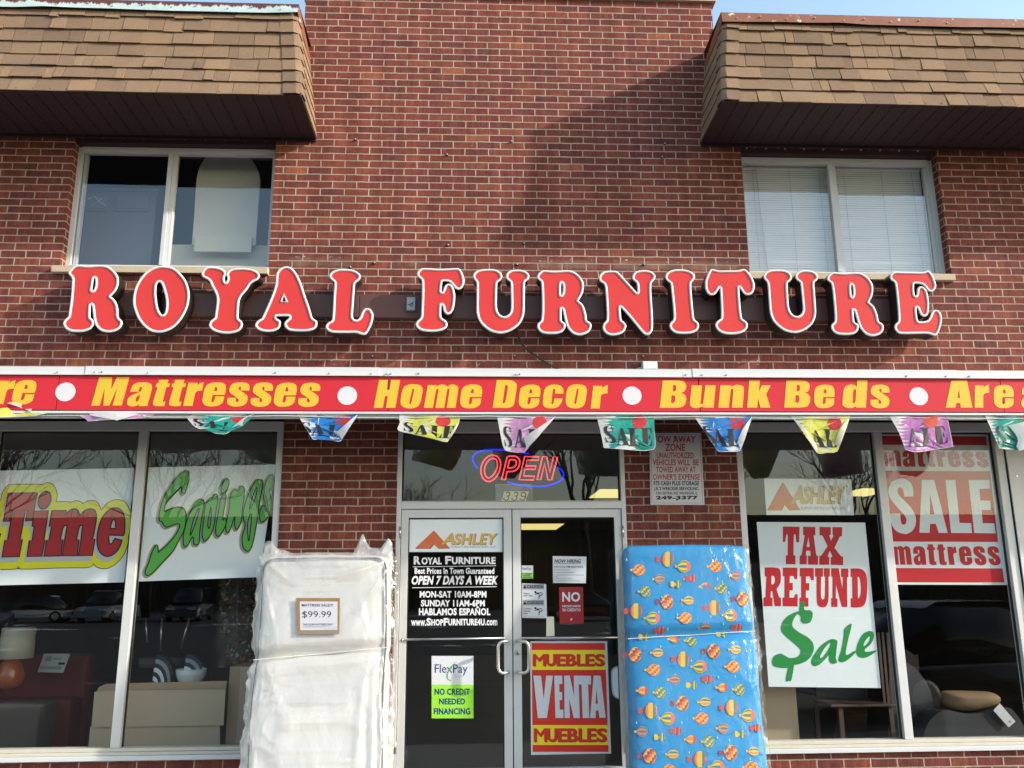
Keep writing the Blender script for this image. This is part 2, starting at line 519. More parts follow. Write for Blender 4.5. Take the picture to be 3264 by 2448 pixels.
M = {}
M['brick'] = brick()
SH = [shingle('shingle_tan', (0.255, 0.172, 0.108)), shingle('shingle_brown', (0.222, 0.150, 0.098)), shingle('shingle_light', (0.280, 0.188, 0.116)), shingle('shingle_dark', (0.195, 0.133, 0.090))]
M['soffit'] = plain('brown_soffit_metal', (0.034, 0.016, 0.0155), 0.65, 0.4, 0.12, 5.0)
M['flash_l'] = peeling('flashing_peeling', (0.085, 0.028, 0.022), (0.47, 0.58, 0.57), 6.150, True)
M['flash_r'] = peeling('flashing_rusty', (0.080, 0.034, 0.028), (0.62, 0.56, 0.44), 6.20, False)
M['stone'] = plain('stone_sill', (0.50, 0.40, 0.28), 0.85, 0.3, 0.12, 12.0, bump=0.002)
M['alu'] = plain('aluminium_frame', (0.62, 0.62, 0.60), 0.42, 0.5, 0.08, 6.0, metal=0.1)
M['alu_w'] = plain('white_window_frame', (0.56, 0.57, 0.58), 0.45, 0.5, 0.10, 8.0)
M['cream'] = plain('cream_painted_sill', (0.56, 0.52, 0.43), 0.55, 0.4, 0.12, 10.0)
M['groove'] = plain('soffit_groove', (0.018, 0.009, 0.009), 0.8)
M['gasket'] = plain('black_gasket', (0.012, 0.012, 0.012), 0.6)
M['glass'] = glass('window_glass', 1.72, (0.92, 0.94, 0.93))
M['glass_up'] = glass('upper_window_glass', 2.0, (0.88, 0.90, 0.91))
M['white_metal'] = plain('white_fascia_metal', (0.62, 0.625, 0.62), 0.4, 0.5, 0.06, 5.0)
M['chrome'] = plain('brushed_metal', (0.62, 0.61, 0.59), 0.28, 0.5, 0.06, 20.0, metal=0.9)
M['grey_metal'] = plain('grey_metal_box', (0.34, 0.37, 0.37), 0.5, 0.5, 0.1)
M['raceway'] = plain('brown_raceway', (0.115, 0.050, 0.042), 0.5, 0.4, 0.08, 4.0)
M['sign_red'] = plain('red_sign_acrylic', (0.60, 0.046, 0.044), 0.45, 0.2, 0.03, 3.0)
M['trim'] = plain('white_trim_cap', (0.66, 0.66, 0.65), 0.25, 0.5, 0.03, 6.0)
M['return'] = plain('dark_bronze_return', (0.022, 0.016, 0.012), 0.4, 0.5, 0.2, 9.0)
M['b_red'] = plain('red_banner_vinyl', (0.58, 0.026, 0.040), 0.5, 0.2, 0.07, 2.0, bump=0.004, bscale=2.5)
M['b_yellow'] = plain('yellow_banner_vinyl', (0.70, 0.445, 0.030), 0.42, 0.4, 0.03, 3.0)
M['b_white'] = plain('white_banner_vinyl', (0.66, 0.64, 0.66), 0.42, 0.4, 0.03, 3.0)
M['paper'] = plain('white_paper', (0.80, 0.845, 0.86), 0.55, 0.3, 0.05, 5.0, bump=0.006, bscale=4.0)
M['paper_w'] = plain('bright_white_paper', (0.66, 0.67, 0.68), 0.55, 0.4, 0.04, 5.0)
M['black'] = ink('black_ink', 28, 26, 28)
M['navy'] = ink('navy_ink', 22, 48, 120)
M['red'] = ink('red_ink', 200, 28, 40)
M['dred'] = ink('dark_red_ink', 170, 38, 42)
M['grey'] = ink('grey_ink', 150, 152, 156)
M['lgrey'] = ink('light_grey_ink', 188, 190, 192)
M['yellow'] = ink('yellow_ink', 226, 220, 40)
M['gold'] = ink('gold_ink', 216, 176, 92)
M['gold2'] = ink('dark_gold_ink', 128, 100, 58)
M['orange'] = ink('orange_ink', 214, 112, 66)
M['green'] = ink('green_ink', 92, 178, 72)
M['dgreen'] = ink('dark_green_ink', 16, 140, 58)
M['lime'] = ink('lime_ink', 150, 220, 50)
M['vinyl_w'] = ink('white_vinyl_letters', 232, 232, 232)
M['beige'] = ink('beige_plaque', 236, 226, 196)
M['card'] = plain('cardboard', (0.40, 0.285, 0.17), 0.85, 0.2, 0.1, 4.0, bump=0.001)
M['card_l'] = plain('pale_cardboard', (0.46, 0.365, 0.255), 0.85, 0.2, 0.08, 3.0)
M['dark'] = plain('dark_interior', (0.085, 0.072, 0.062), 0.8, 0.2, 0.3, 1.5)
M['floor_in'] = plain('shop_floor_tile', (0.20, 0.185, 0.17), 0.5, 0.4, 0.2, 2.0)
M['ceil_in'] = plain('shop_ceiling', (0.30, 0.29, 0.27), 0.9, 0.2, 0.1, 3.0)
M['asphalt'] = ground_mat('asphalt', (0.035, 0.035, 0.036), (0.070, 0.069, 0.068), 22.0, 0.006, True)
M['concrete'] = ground_mat('concrete', (0.22, 0.215, 0.20), (0.32, 0.305, 0.285), 9.0, 0.002)
# ================================================================== SETTING
mb = MB(); mb.quad((-80, -64, -0.13), (80, -64, -0.13), (80, -2.6, -0.13), (-80, -2.6, -0.13), M['asphalt'])
tag(mb.build('parking_lot'), kind='structure')
mb = MB(); mb.box(-40, 40, -2.6, -0.001, -0.13, 0.0, M['concrete'])
tag(mb.build('pavement'), kind='structure')
mb = MB(); mb.quad((-400, -60, -0.14), (-400, -400, -0.14), (400, -400, -0.14), (400, -60, -0.14), M['asphalt'])
mb.quad((-400, 400, -0.3), (-400, -60, -0.3), (400, -60, -0.3), (400, 400, -0.3), M['asphalt'])
tag(mb.build('ground'), kind='structure')

# ================================================================== BUILDING
B = thing('shop_building', (0, 0, 0), 'two storey red brick shop front with shingled mansard roofs either side of a brick tower', 'building')
XL, XR, TH = -7.5, 7.5, 0.24
mb = MB()
def wall(x0, x1, z0, z1, y1=TH): mb.box(x0, x1, 0, y1, z0, z1, M['brick'])
# upper storey (2.86 up), split round the two windows
WLX, WRX = (-3.668, -1.992), (2.022, 3.766)
WZ0, WZ1 = 4.11, 5.235
wall(XL, WLX[0], 2.86, 5.9); wall(WLX[0], WLX[1], 2.86, WZ0); wall(WLX[0], WLX[1], WZ1+0.05, 5.9)
wall(WLX[1], WRX[0], 2.86, 5.9)
wall(WRX[0], WRX[1], 2.86, WZ0); wall(WRX[0], WRX[1], WZ1+0.05, 5.9); wall(WRX[1], XR, 2.86, 5.9)
# tower
wall(-1.808, 1.852, 5.9, 6.725, 3.0)
# ground floor piers and sill walls
wall(XL, -5.2, 0, 2.86); wall(-5.2, -1.795, 0, 0.365); wall(-1.795, -0.898, 0, 2.86)
wall(0.898, 1.806, 0, 2.86); wall(1.806, 6.2, 0, 0.340); wall(6.2, XR, 0, 2.86)
mb.build('brick_wall', B)
# brown lintel boards over the upper windows
for x0, x1 in (WLX, WRX):
    mb = MB()
    mb.box(x0, x1, 0.012, TH, WZ1, WZ1+0.05, M['soffit'])
    for k in range(10): mb.box(x0+0.05+k*0.17, x0+0.062+k*0.17, -0.004, 0.012, WZ1+0.038, WZ1+0.05, M['grey_metal'])
    mb.build('lintel', B)
# coping on the tower and sealant patches beside it
mb = MB(); mb.box(-1.84, 1.885, -0.03, 3.0, 6.725, 6.78, M['stone']); mb.build('coping', B)
for x, s in ((-1.812, -1), (1.856, 1)):
    mb = MB()
    c = [(0, 0), (0.045*s, 0.02), (0.05*s, 0.10), (0.035*s, 0.2), (0.05*s, 0.27), (0.02*s, 0.33), (-0.012*s, 0.30), (-0.012*s, 0.03)]
    vs = [(x+a, -0.012, 6.13+b) for a, b in c]+[(x+a, 0.03, 6.13+b) for a, b in c]
    n = len(c)
    mb.front(vs, [tuple(range(n))], M['grey_metal'])
    mb.add(vs, [(i, (i+1) % n, n+(i+1) % n, n+i) for i in range(n)], M['grey_metal'])
    mb.build('sealant_patch', B)

# ------------------------------------------------------------------ mansard roofs
def prof(t):           # slope of the mansard, flared at the foot: t 0 bottom .. 1 top -> (y, z above the foot)
    y = -0.690 + 0.075*min(1, t*2.2) + 0.055*t
    return y, 0.82*t
def mansard(side, xe_b, xe_t, xfar, z0, label, flash):
    """side -1: runs left from its end face; +1: runs right"""
    root = bpy.data.objects.new('mansard_roof', None); link(root); root['label'] = label; set_parent(root, B)
    core = MB(); sh = MB()
    def ex(t): return xe_b+(xe_t-xe_b)*t
    T = [i/8 for i in range(9)]
    vs = []
    for t in T:
        y, dz = prof(t)
        vs += [(xfar, y+0.02, z0+dz), (ex(t)+side*0.02, y+0.02, z0+dz), (ex(t)+side*0.02, 0.0, z0+dz)]
    fs = []
    for i in range(8):
        a = i*3
        fs += [(a, a+1, a+4, a+3), (a+1, a+2, a+5, a+4)]
    n = len(vs)
    vs += [(xfar, 2.5, z0+0.82), (ex(1)+side*0.02, 2.5, z0+0.82)]
    fs += [(24, 25, n+1, n)]
    core.add(vs, fs, SH[3])
    # shingles: overlapping tabs, each with its own thickness and drop
    rows = 7; ex_h = 0.1235
    r2 = random.Random(11 if side < 0 else 23)
    for r in range(rows):
        za = r*ex_h; zb = za+ex_h+0.035
        if r == rows-1: zb = za+ex_h*0.75
        x = ex(0)+side*(0.11+r2.random()*0.1) if side > 0 else ex(0)-0.11-r2.random()*0.1
        x_end = xfar
        cur = ex(za/0.82)+side*0.125
        while (cur < x_end) if side > 0 else (cur > x_end):
            w = r2.choice((0.075, 0.12, 0.16, 0.2, 0.2, 0.23, 0.25))
            nx = cur+side*w
            th = r2.choice((0.009, 0.010, 0.016))
            dr = r2.uniform(-0.003, 0.003)+0.004*math.sin(cur*1.9+r)
            if r >= rows-2: dr += r2.choice((0, 0, 0, -0.012))
            if r == 0: dr = r2.uniform(-0.002, 0.002)-0.010
            m = SH[r2.choice((0, 0, 0, 1, 1, 2, 3))]
            gap = 0.0018
            a, b = (cur+side*gap, nx-side*gap)
            ya, _ = prof(za/0.82); yb, _ = prof(min(1, zb/0.82))
            lift = 0.013
            lean = r2.uniform(-0.003, 0.003)
            P = [(a, ya-th-lift+0.02, z0+za+dr), (b, ya-th-lift+0.02, z0+za+dr+lean), (b+lean, yb-0.004+0.02, z0+zb), (a+lean, yb-0.004+0.02, z0+zb)]
            Q = [(p[0], p[1]+th, p[2]) for p in P]
            sh.front(P, [(0, 1, 2, 3)], m); sh.front(Q, [(0, 1, 2, 3)], m)
            sh.add(P+Q, [(0, 1, 5, 4), (1, 2, 6, 5), (2, 3, 7, 6), (3, 0, 4, 7)], m)
            cur = nx
    # hip caps wrapped round the front corner
    for r in range(7):
        za = r*ex_h; zb = min(0.82, za+ex_h+0.02)
        t0, t1 = za/0.82, zb/0.82
        m = SH[r2.choice((0, 1, 1, 3))]
        ring = []
        for t, off in ((t0, 0.034), (t1, 0.014)):
            y, dz = prof(t)
            x = ex(t)
            ring.append([(x+side*0.135, y-off*0.9+0.02, z0+dz), (x+side*0.03, y-off+0.018, z0+dz), (x+side*0.006, y-off*0.7+0.024, z0+dz+0.002), (x-side*off*0.5, y+0.02, z0+dz+0.004), (x-side*off*0.6, y+0.13, z0+dz+0.012)])
        a, b = ring
        d = 0.006
        for i in range(4):
            P = [a[i], a[i+1], b[i+1], b[i]]
            sh.add(P, [(0, 1, 2, 3)], m)
            Q = [(p[0]+side*d*(i > 1), p[1]+d*(i < 2), p[2]) for p in P]
            sh.add(P+Q, [(0, 4, 5, 1)], m)
        # end face shingles between the cap and the wall
        y, dz = prof(t0)
        cur = y+0.125
        while cur < -0.01:
            nx = min(0.0, cur+r2.choice((0.15, 0.2, 0.24)))
            m = SH[r2.choice((0, 1, 2))]
            x0_, x1_ = ex(t0), ex(t1)
            sh.add([(x0_-side*0.013, cur, z0+za), (x0_-side*0.013, nx, z0+za), (x1_-side*0.004, nx, z0+zb), (x1_-side*0.004, cur, z0+zb), (x0_, cur, z0+za), (x0_, nx, z0+za)], [(0, 1, 2, 3), (0, 4, 5, 1)], m)
            cur = nx
    core.build('deck', root); sh.build('shingles', root)
    so = MB()
    x = ex(0)-side*0.006
    P = [(x, -0.686, z0-0.004), (xfar, -0.686, z0-0.004), (xfar, 0.0, z0-0.02), (x, 0.0, z0-0.02)]
    n_b = int(abs(xfar-x)/0.128)
    for k in range(n_b):
        a = x+side*0.128*k; b = a+side*0.128
        # ribbed soffit boards, each with a small raised lip
        q = [(a, -0.686, z0-0.006), (b-side*0.012, -0.686, z0-0.006), (b-side*0.012, 0.0, z0-0.006), (a, 0.0, z0-0.006)]
        so.front(q, [(0, 1, 2, 3)], M['soffit'], Vector((0, 0, -1)))
        so.box(min(b-side*0.012, b), max(b-side*0.012, b), -0.686, 0.0, z0-0.003, z0+0.012, M['groove'])
    so.box(min(x, xfar), max(x, xfar), -0.018, -0.001, z0-0.032, z0-0.006, M['soffit'])
    so.box(min(x, x+side*0.012), max(x, x+side*0.012), -0.686, -0.018, z0-0.016, z0+0.012, M['soffit'])
    so.build('soffit', root)
    fl = MB()
    zt, zb = z0+0.895, z0+0.795
    yf = prof(1.0)[0]-0.012
    xs = [ex(1.0)-side*0.02+side*0.25*i for i in range(int(abs(xfar-ex(1))/0.25)+1)]
    vs = []
    for i, x in enumerate(xs):
        wv = 0.006*math.sin(x*3.1)+0.003*math.sin(x*9.7)
        vs += [(x, yf-0.008-abs(wv), zb+wv), (x, yf, zt-0.012), (x, yf+0.012, zt), (x, 1.5, zt-0.02)]
    fs = []
    for i in range(len(xs)-1):
        for j in range(3): fs.append((i*4+j, i*4+j+1, i*4+4+j+1, i*4+4+j))
    fl.add(vs, fs, flash)
    # return of the flashing along the end, falling towards the tower
    x = xs[0]
    zt2, zb2 = z0+0.775, z0+0.69
    fl.add([(x, yf-0.008, zb), (x, yf, zt-0.012), (x, yf+0.012, zt), (x, 0.0, zt2), (x, 0.0, zb2), (x+side*0.06, 0.0, zt2)], [(0, 1, 2, 3, 4), (2, 5, 3)], M['flash_r'])
    for i in range(9):
        xx = xs[0]+side*(0.13+0.22*i)+rnd.uniform(-0.03, 0.03)
        fl.tube([(xx, yf-0.016, zb+0.03+0.02*(i % 2)), (xx, yf, zb+0.03+0.02*(i % 2))], 0.006, M['grey_metal'], n=6, axis=Vector((0, 0, 1)))
    fl.build('flashing', root)
    return root
mansard(-1, -1.658, -1.757, -7.4, 5.300, 'left mansard roof with peeling pale flashing', M['flash_l'])
mansard(1, 1.676, 1.767, 7.4, 5.318, 'right mansard roof with rusty brown flashing', M['flash_r'])

# ------------------------------------------------------------------ upper windows
def upper_window(x0, x1, xm, label, mats, flush):
    w = MB(); f = M['alu_w']
    y0, y1 = 0.085, 0.135
    zb, zt = 4.135, WZ1-0.005
    e = 0.05
    a0 = x0-0.012 if not flush else x0-0.030; a1 = x1+0.030 if not flush else x1+0.012
    w.box(a0, a0+e, y0, y1, zb, zt, f); w.box(a1-e, a1, y0, y1, zb, zt, f)
    w.box(a0+e, a1-e, y0, y1, zt-0.05, zt, f); w.box(a0+e, a1-e, y0, y1, zb, zb+0.035, f)
    for d in (0.012, 0.028):
        w.box(a0-0.0, a0+e+d, y0+0.02+d*0.5, y1+d, zb+0.036, zt-0.051, f); w.box(a1-e-d, a1, y0+0.02+d*0.5, y1+d, zb+0.036, zt-0.051, f)
    w.box(a0+e, a1-e, y0-0.012, y0-0.001, zt-0.03, zt, f)
    # meeting stiles of the sliding sashes
    w.box(xm-0.045, xm-0.012, y0-0.006, y1-0.01, zb+0.036, zt-0.051, f)
    w.box(xm-0.010, xm+0.024, y0+0.012, y1+0.015, zb+0.036, zt-0.051, f)
    w.box(xm-0.012, xm-0.010, y0+0.015, y1, zb+0.036, zt-0.051, M['gasket'])
    w.box(a0+0.004, a1-0.004, y0-0.02, y0-0.002, zb-0.01, zb+0.012, f)
    o = w.build('window', B, bevel=0.002); o['label'] = label
    for p0, p1, yy in ((a0+e, xm-0.012, y0+0.026), (xm-0.010, a1-e, y0+0.046)):
        g = MB(); g.quad((p0, yy, zb+0.03), (p1, yy, zb+0.03), (p1, yy, zt-0.045), (p0, yy, zt-0.045), M['glass_up'])
        g.build('pane', o)
    s = MB()
    s.box(x0-0.04, x1+0.008 if not flush else x1+0.004, -0.05, 0.16, 4.055, 4.112, M['stone'])
    s.build('sill', o, bevel=0.004)
    return o
upper_window(WLX[0], WLX[1], -2.865, 'left upstairs window', None, False)
upper_window(WRX[0], WRX[1], 2.868, 'right upstairs window', None, True)

# ------------------------------------------------------------------ shop windows
def shop_window(x0, x1, mull, label, zs):
    w = MB(); f = M['alu']
    y0, y1 = 0.012, 0.105
    zb, zt = zs, 2.842
    jw = 0.052
    w.box(x0, x0+jw, y0, y1, zb+0.075, zt-0.075, f); w.box(x1-jw, x1, y0, y1, zb+0.075, zt-0.075, f)
    w.box(x0, x1, y0-0.002, y1, zt-0.075, zt, f)
    for m in mull:
        w.box(m-0.034, m+0.034, y0+0.003, y1, zb+0.075, zt-0.075, f)
    xs = [x0+jw]+[q for m in mull for q in (m-0.034, m+0.034)]+[x1-jw]
    for i in range(0, len(xs), 2):   # dark gaskets round each light
        a, b = xs[i], xs[i+1]
        w.box(a, a+0.010, 0.052, 0.075, zb+0.076, zt-0.076, M['gasket']); w.box(b-0.010, b, 0.052, 0.075, zb+0.076, zt-0.076, M['gasket'])
        w.box(a+0.010, b-0.010, 0.052, 0.075, zt-0.088, zt-0.076, M['gasket'])
    o = w.build('shop_window', B, bevel=0.003); o['label'] = label
    s = MB()
    s.box(x0-0.004, x1+0.004, -0.035, y1, zb-0.004, zb+0.028, M['white_metal'])
    s.box(x0, x1, -0.016, y1, zb+0.029, zb+0.050, M['cream']); s.box(x0, x1, 0.004, y1, zb+0.051, zb+0.074, M['cream'])
    s.build('sill', o, bevel=0.003)
    for i in range(0, len(xs), 2):
        g = MB(); g.quad((xs[i], 0.062, zb+0.07), (xs[i+1], 0.062, zb+0.07), (xs[i+1], 0.062, zt-0.07), (xs[i], 0.062, zt-0.07), M['glass'])
        g.build('pane', o)
    return o
shop_window(-5.2, -1.795, (-4.02, -2.885), 'left shop window', 0.366)
shop_window(1.806, 6.2, (2.985, 3.985, 5.1), 'right shop window', 0.342)
mb = MB()     # bolted cover plate on the far frame
mb.box(4.03, 4.20, 0.0, 0.011, 0.45, 2.76, M['alu'])
for z in (0.8, 1.35, 1.9, 2.4): mb.tube([(4.09, -0.004, z), (4.09, 0.0, z)], 0.008, M['chrome'], axis=Vector((0, 0, 1)))
mb.build('cover_plate', B)

# ------------------------------------------------------------------ entrance
w = MB(); f = M['alu']
w.box(-0.897, -0.862, 0.0, 0.11, 0.0, 2.842, f); w.box(0.862, 0.897, 0.0, 0.11, 0.0, 2.842, f)
w.box(-0.862, 0.862, 0.0, 0.11, 2.150, 2.205, f); w.box(-0.862, 0.862, 0.0, 0.11, 2.755, 2.842, f)
w.box(-0.862, 0.862, 0.002, 0.10, 2.206, 2.213, M['cream'])
for x in (-0.862, 0.850): w.box(x, x+0.012, 0.05, 0.075, 2.214, 2.754, M['gasket'])
w.box(-0.85, 0.85, 0.05, 0.075, 2.742, 2.754, M['gasket'])
w.box(-0.862, 0.862, 0.0, 0.14, -0.001, 0.018, M['grey_metal'])
o = w.build('door_frame', B, bevel=0.003)
g = MB(); g.quad((-0.85, 0.062, 2.21), (0.85, 0.062, 2.21), (0.85, 0.062, 2.75), (-0.85, 0.062, 2.75), M['glass']); g.build('pane', o)
def leaf(s, label):
    w = MB()
    xo, xi = 0.858*s, 0.004*s
    def bx(a, b, y0, y1, z0, z1, m): w.box(min(a, b), max(a, b), y0, y1, z0, z1, m)
    bx(xo, 0.803*s, 0.014, 0.058, 0.022, 2.146, M['alu']); bx(0.066*s, xi, 0.014, 0.058, 0.022, 2.146, M['alu'])
    bx(0.803*s, 0.066*s, 0.014, 0.058, 2.083, 2.146, M['alu']); bx(0.803*s, 0.066*s, 0.014, 0.058, 0.022, 0.26, M['alu'])
    bx(0.803*s, 0.796*s, 0.028, 0.05, 0.262, 2.081, M['gasket']); bx(0.073*s, 0.066*s, 0.028, 0.05, 0.262, 2.081, M['gasket'])
    bx(0.796*s, 0.073*s, 0.028, 0.05, 2.074, 2.081, M['gasket'])
    bx(xi, -0.001*s, 0.024, 0.05, 0.03, 2.14, M['gasket'])
    o = w.build('door', B, bevel=0.002); o['label'] = label
    g = MB(); g.quad((-0.8*s, 0.040, 0.255), (-0.07*s, 0.040, 0.255), (-0.07*s, 0.040, 2.078), (-0.8*s, 0.040, 2.078), M['glass'])
    for i, v in enumerate(g.v): g.v[i] = (-v[0], v[1], v[2])
    g.build('pane', o)
    b = MB(); b.tube([(0.80*s, 0.004, 1.176), (0.06*s, 0.004, 1.178)], 0.008, M['chrome'], n=8); b.build('push_bar', o, True)
    h = MB()
    P = smooth([(0.036, 0.012), (0.036, -0.055, 1), (0.114, -0.056, 1)], 4, False)
    zt_, zb_ = 1.158, 0.934
    path = [(0.034*s, 0.014, zt_), (0.040*s, -0.035, zt_), (0.055*s, -0.062, zt_), (0.085*s, -0.074, zt_), (0.105*s, -0.076, zt_-0.012), (0.114*s, -0.076, zt_-0.035), (0.114*s, -0.076, zb_+0.035), (0.105*s, -0.076, zb_+0.012), (0.085*s, -0.074, zb_), (0.055*s, -0.062, zb_), (0.040*s, -0.035, zb_), (0.034*s, 0.014, zb_)]
    h.tube(path, 0.0125, M['chrome'], n=10); h.build('handle', o, True)
    for z in (1.97, 0.42):
        q = MB(); q.tube([(0.866*s, 0.004, z-0.045), (0.866*s, 0.004, z+0.045)], 0.009, M['chrome'], n=8)
        q.tube([(0.866*s, 0.004, z-0.014), (0.866*s, 0.004, z-0.011)], 0.0105, M['gasket'], n=8); q.tube([(0.866*s, 0.004, z+0.011), (0.866*s, 0.004, z+0.014)], 0.0105, M['gasket'], n=8)
        q.build('hinge', o, True)
    k = MB(); k.tube([(0.832*s, 0.002, 1.172), (0.832*s, 0.016, 1.172)], 0.008, M['chrome'], n=10, axis=Vector((0, 0, 1)))
    k.build('lock', o, True)
    if s > 0:
        k = MB(); k.tube([(0.034, 0.004, 1.072), (0.034, 0.016, 1.072)], 0.016, M['chrome'], n=12, axis=Vector((0, 0, 1)))
        k.tube([(0.034, 0.001, 1.072), (0.034, 0.006, 1.072)], 0.006, M['gasket'], n=8, axis=Vector((0, 0, 1)))
        k.build('lock', o, True)
    return o
leaf(-1, 'left glass door leaf'); leaf(1, 'right glass door leaf with lock')

# ------------------------------------------------------------------ canopy over the shop front
mb = MB()
mb.box(-7.4, 7.4, -0.66, -0.001, 2.99, 3.03, M['white_metal'])
for k in range(116):
    a = -7.4+0.128*k
    mb.box(a, a+0.122, -0.64, -0.001, 2.862, 2.872, M['soffit'])
    mb.box(a+0.122, a+0.128, -0.64, -0.001, 2.866, 2.872, M['soffit'])
mb.box(-7.4, 7.4, -0.66, -0.64, 2.735, 2.99, M['white_metal'])
mb.build('canopy', B)
# white cap strip: lapped lengths of folded metal with screws
caps = [-7.4, -3.06, -1.003, 1.30, 3.27, 7.4]
mb = MB()
for i in range(5):
    a, b = caps[i], caps[i+1]
    e = 0.004 if i % 2 else 0.0
    mb.box(a+0.001, b+0.02, -0.700-e, -0.655, 3.044, 3.100+e, M['white_metal'])
    mb.box(a+0.001, b+0.02, -0.706-e, -0.700-e, 3.040, 3.050, M['white_metal'])
for x in (-3.25, -2.99, -2.94, -2.62, -1.72, -1.34, -1.04, -0.93, -0.9, -0.70, 0.0, 0.03, 1.25, 1.37, 1.55, 2.9, 3.2, 3.38):
    mb.tube([(x, -0.714, 3.054+rnd.uniform(0, 0.012)), (x, -0.698, 3.056)], 0.006, M['grey_metal'], n=6, axis=Vector((0, 0, 1)))
mb.build('fascia_cap', B)
# conduit and small junction boxes on the wall
cc = crop(1600, 1000, 5.53, -0.03)
mb = MB(); mb.tube([cc(*p) for p in smooth([(250, 270), (275, 350), (330, 500), (440, 630), (600, 745), (800, 880), (1010, 985), (1120, 1040)], 4, False)], 0.008, M['return'], n=8)
mb.build('conduit', B, True)
cc = crop(1088, 800, 2.033, 0)
a, b = cc(1945, 770), cc(2036, 728)
mb = MB(); mb.box(a.x, b.x, -0.07, 0.0, a.z-0.01, b.z, M['white_metal'])
mb.tube([Vector((a.x, -0.02, a.z+0.01)), Vector((a.x-0.03, -0.025, a.z-0.0)), Vector((a.x-0.07, -0.02, a.z-0.02)), Vector((a.x-0.11, -0.012, a.z-0.05))], 0.012, M['grey_metal'])
mb.build('junction_box', B, bevel=0.004)
# anchors left in the masonry
for x, y in ((1133, 446), (1630, 452), (2118, 459), (1425, 494), (2110, 502), (1118, 853), (1194, 839), (1648, 844), (2052, 844), (1188, 1136), (1640, 1134), (2049, 1136), (1428, 782), (1670, 777)):
    p = pt(x, y, 0); mb = MB()
    mb.tube([(p.x, -0.012, p.z), (p.x, 0.0, p.z)], 0.011, M['gasket'], n=8, axis=Vector((0, 0, 1)))
    mb.tube([(p.x, -0.016, p.z), (p.x, -0.0121, p.z)], 0.007, M['grey_metal'], n=8, axis=Vector((0, 0, 1)))
    mb.build('wall_anchor', B, True)

# ------------------------------------------------------------------ inside of the building (dark rooms behind the glass)
mb = MB()
mb.box(XL, XR, TH, 14.0, -0.02, 0.06, M['floor_in']); mb.build('shop_floor', B)
mb = MB(); mb.box(XL, XR, TH, 14.0, 2.875, 2.99, M['ceil_in']); mb.build('shop_ceiling', B)
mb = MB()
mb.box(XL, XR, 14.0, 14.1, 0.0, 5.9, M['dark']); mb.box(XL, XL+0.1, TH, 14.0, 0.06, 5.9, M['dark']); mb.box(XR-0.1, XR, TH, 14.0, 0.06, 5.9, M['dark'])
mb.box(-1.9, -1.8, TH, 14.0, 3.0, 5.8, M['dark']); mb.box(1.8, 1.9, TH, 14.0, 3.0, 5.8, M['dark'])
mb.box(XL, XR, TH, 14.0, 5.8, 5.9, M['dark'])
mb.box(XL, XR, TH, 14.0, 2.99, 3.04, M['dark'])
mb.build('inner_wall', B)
tube_lit = emit('fluorescent_panel', (1.0, 0.84, 0.30), 0.42, (0.4, 0.36, 0.2))
for (x, y, w, d), lb in zip(((1.72, 5.45, 0.30, 0.55), (1.05, 12.2, 0.55, 0.9), (5.28, 5.35, 0.26, 0.5), (-1.9, 9.5, 0.5, 0.3)), ('yellow ceiling light seen at the right end of the transom above the doors', 'yellow ceiling light deep in the shop seen at the top of the right door leaf', 'yellow ceiling light seen to the right of the card with the orange triangle', 'yellow ceiling light deep in the shop behind the left shop window')):
    t = thing('ceiling_light', (x, y, 2.86), lb, 'ceiling light', 'yellow ceiling lights in the shop')
    mb = MB(); mb.box(x-w-0.03, x+w+0.03, y-d-0.03, y+d+0.03, 2.845, 2.874, M['white_metal']); mb.build('housing', t)
    mb = MB(); mb.box(x-w, x+w, y-d, y+d, 2.838, 2.844, tube_lit); mb.build('diffuser', t)
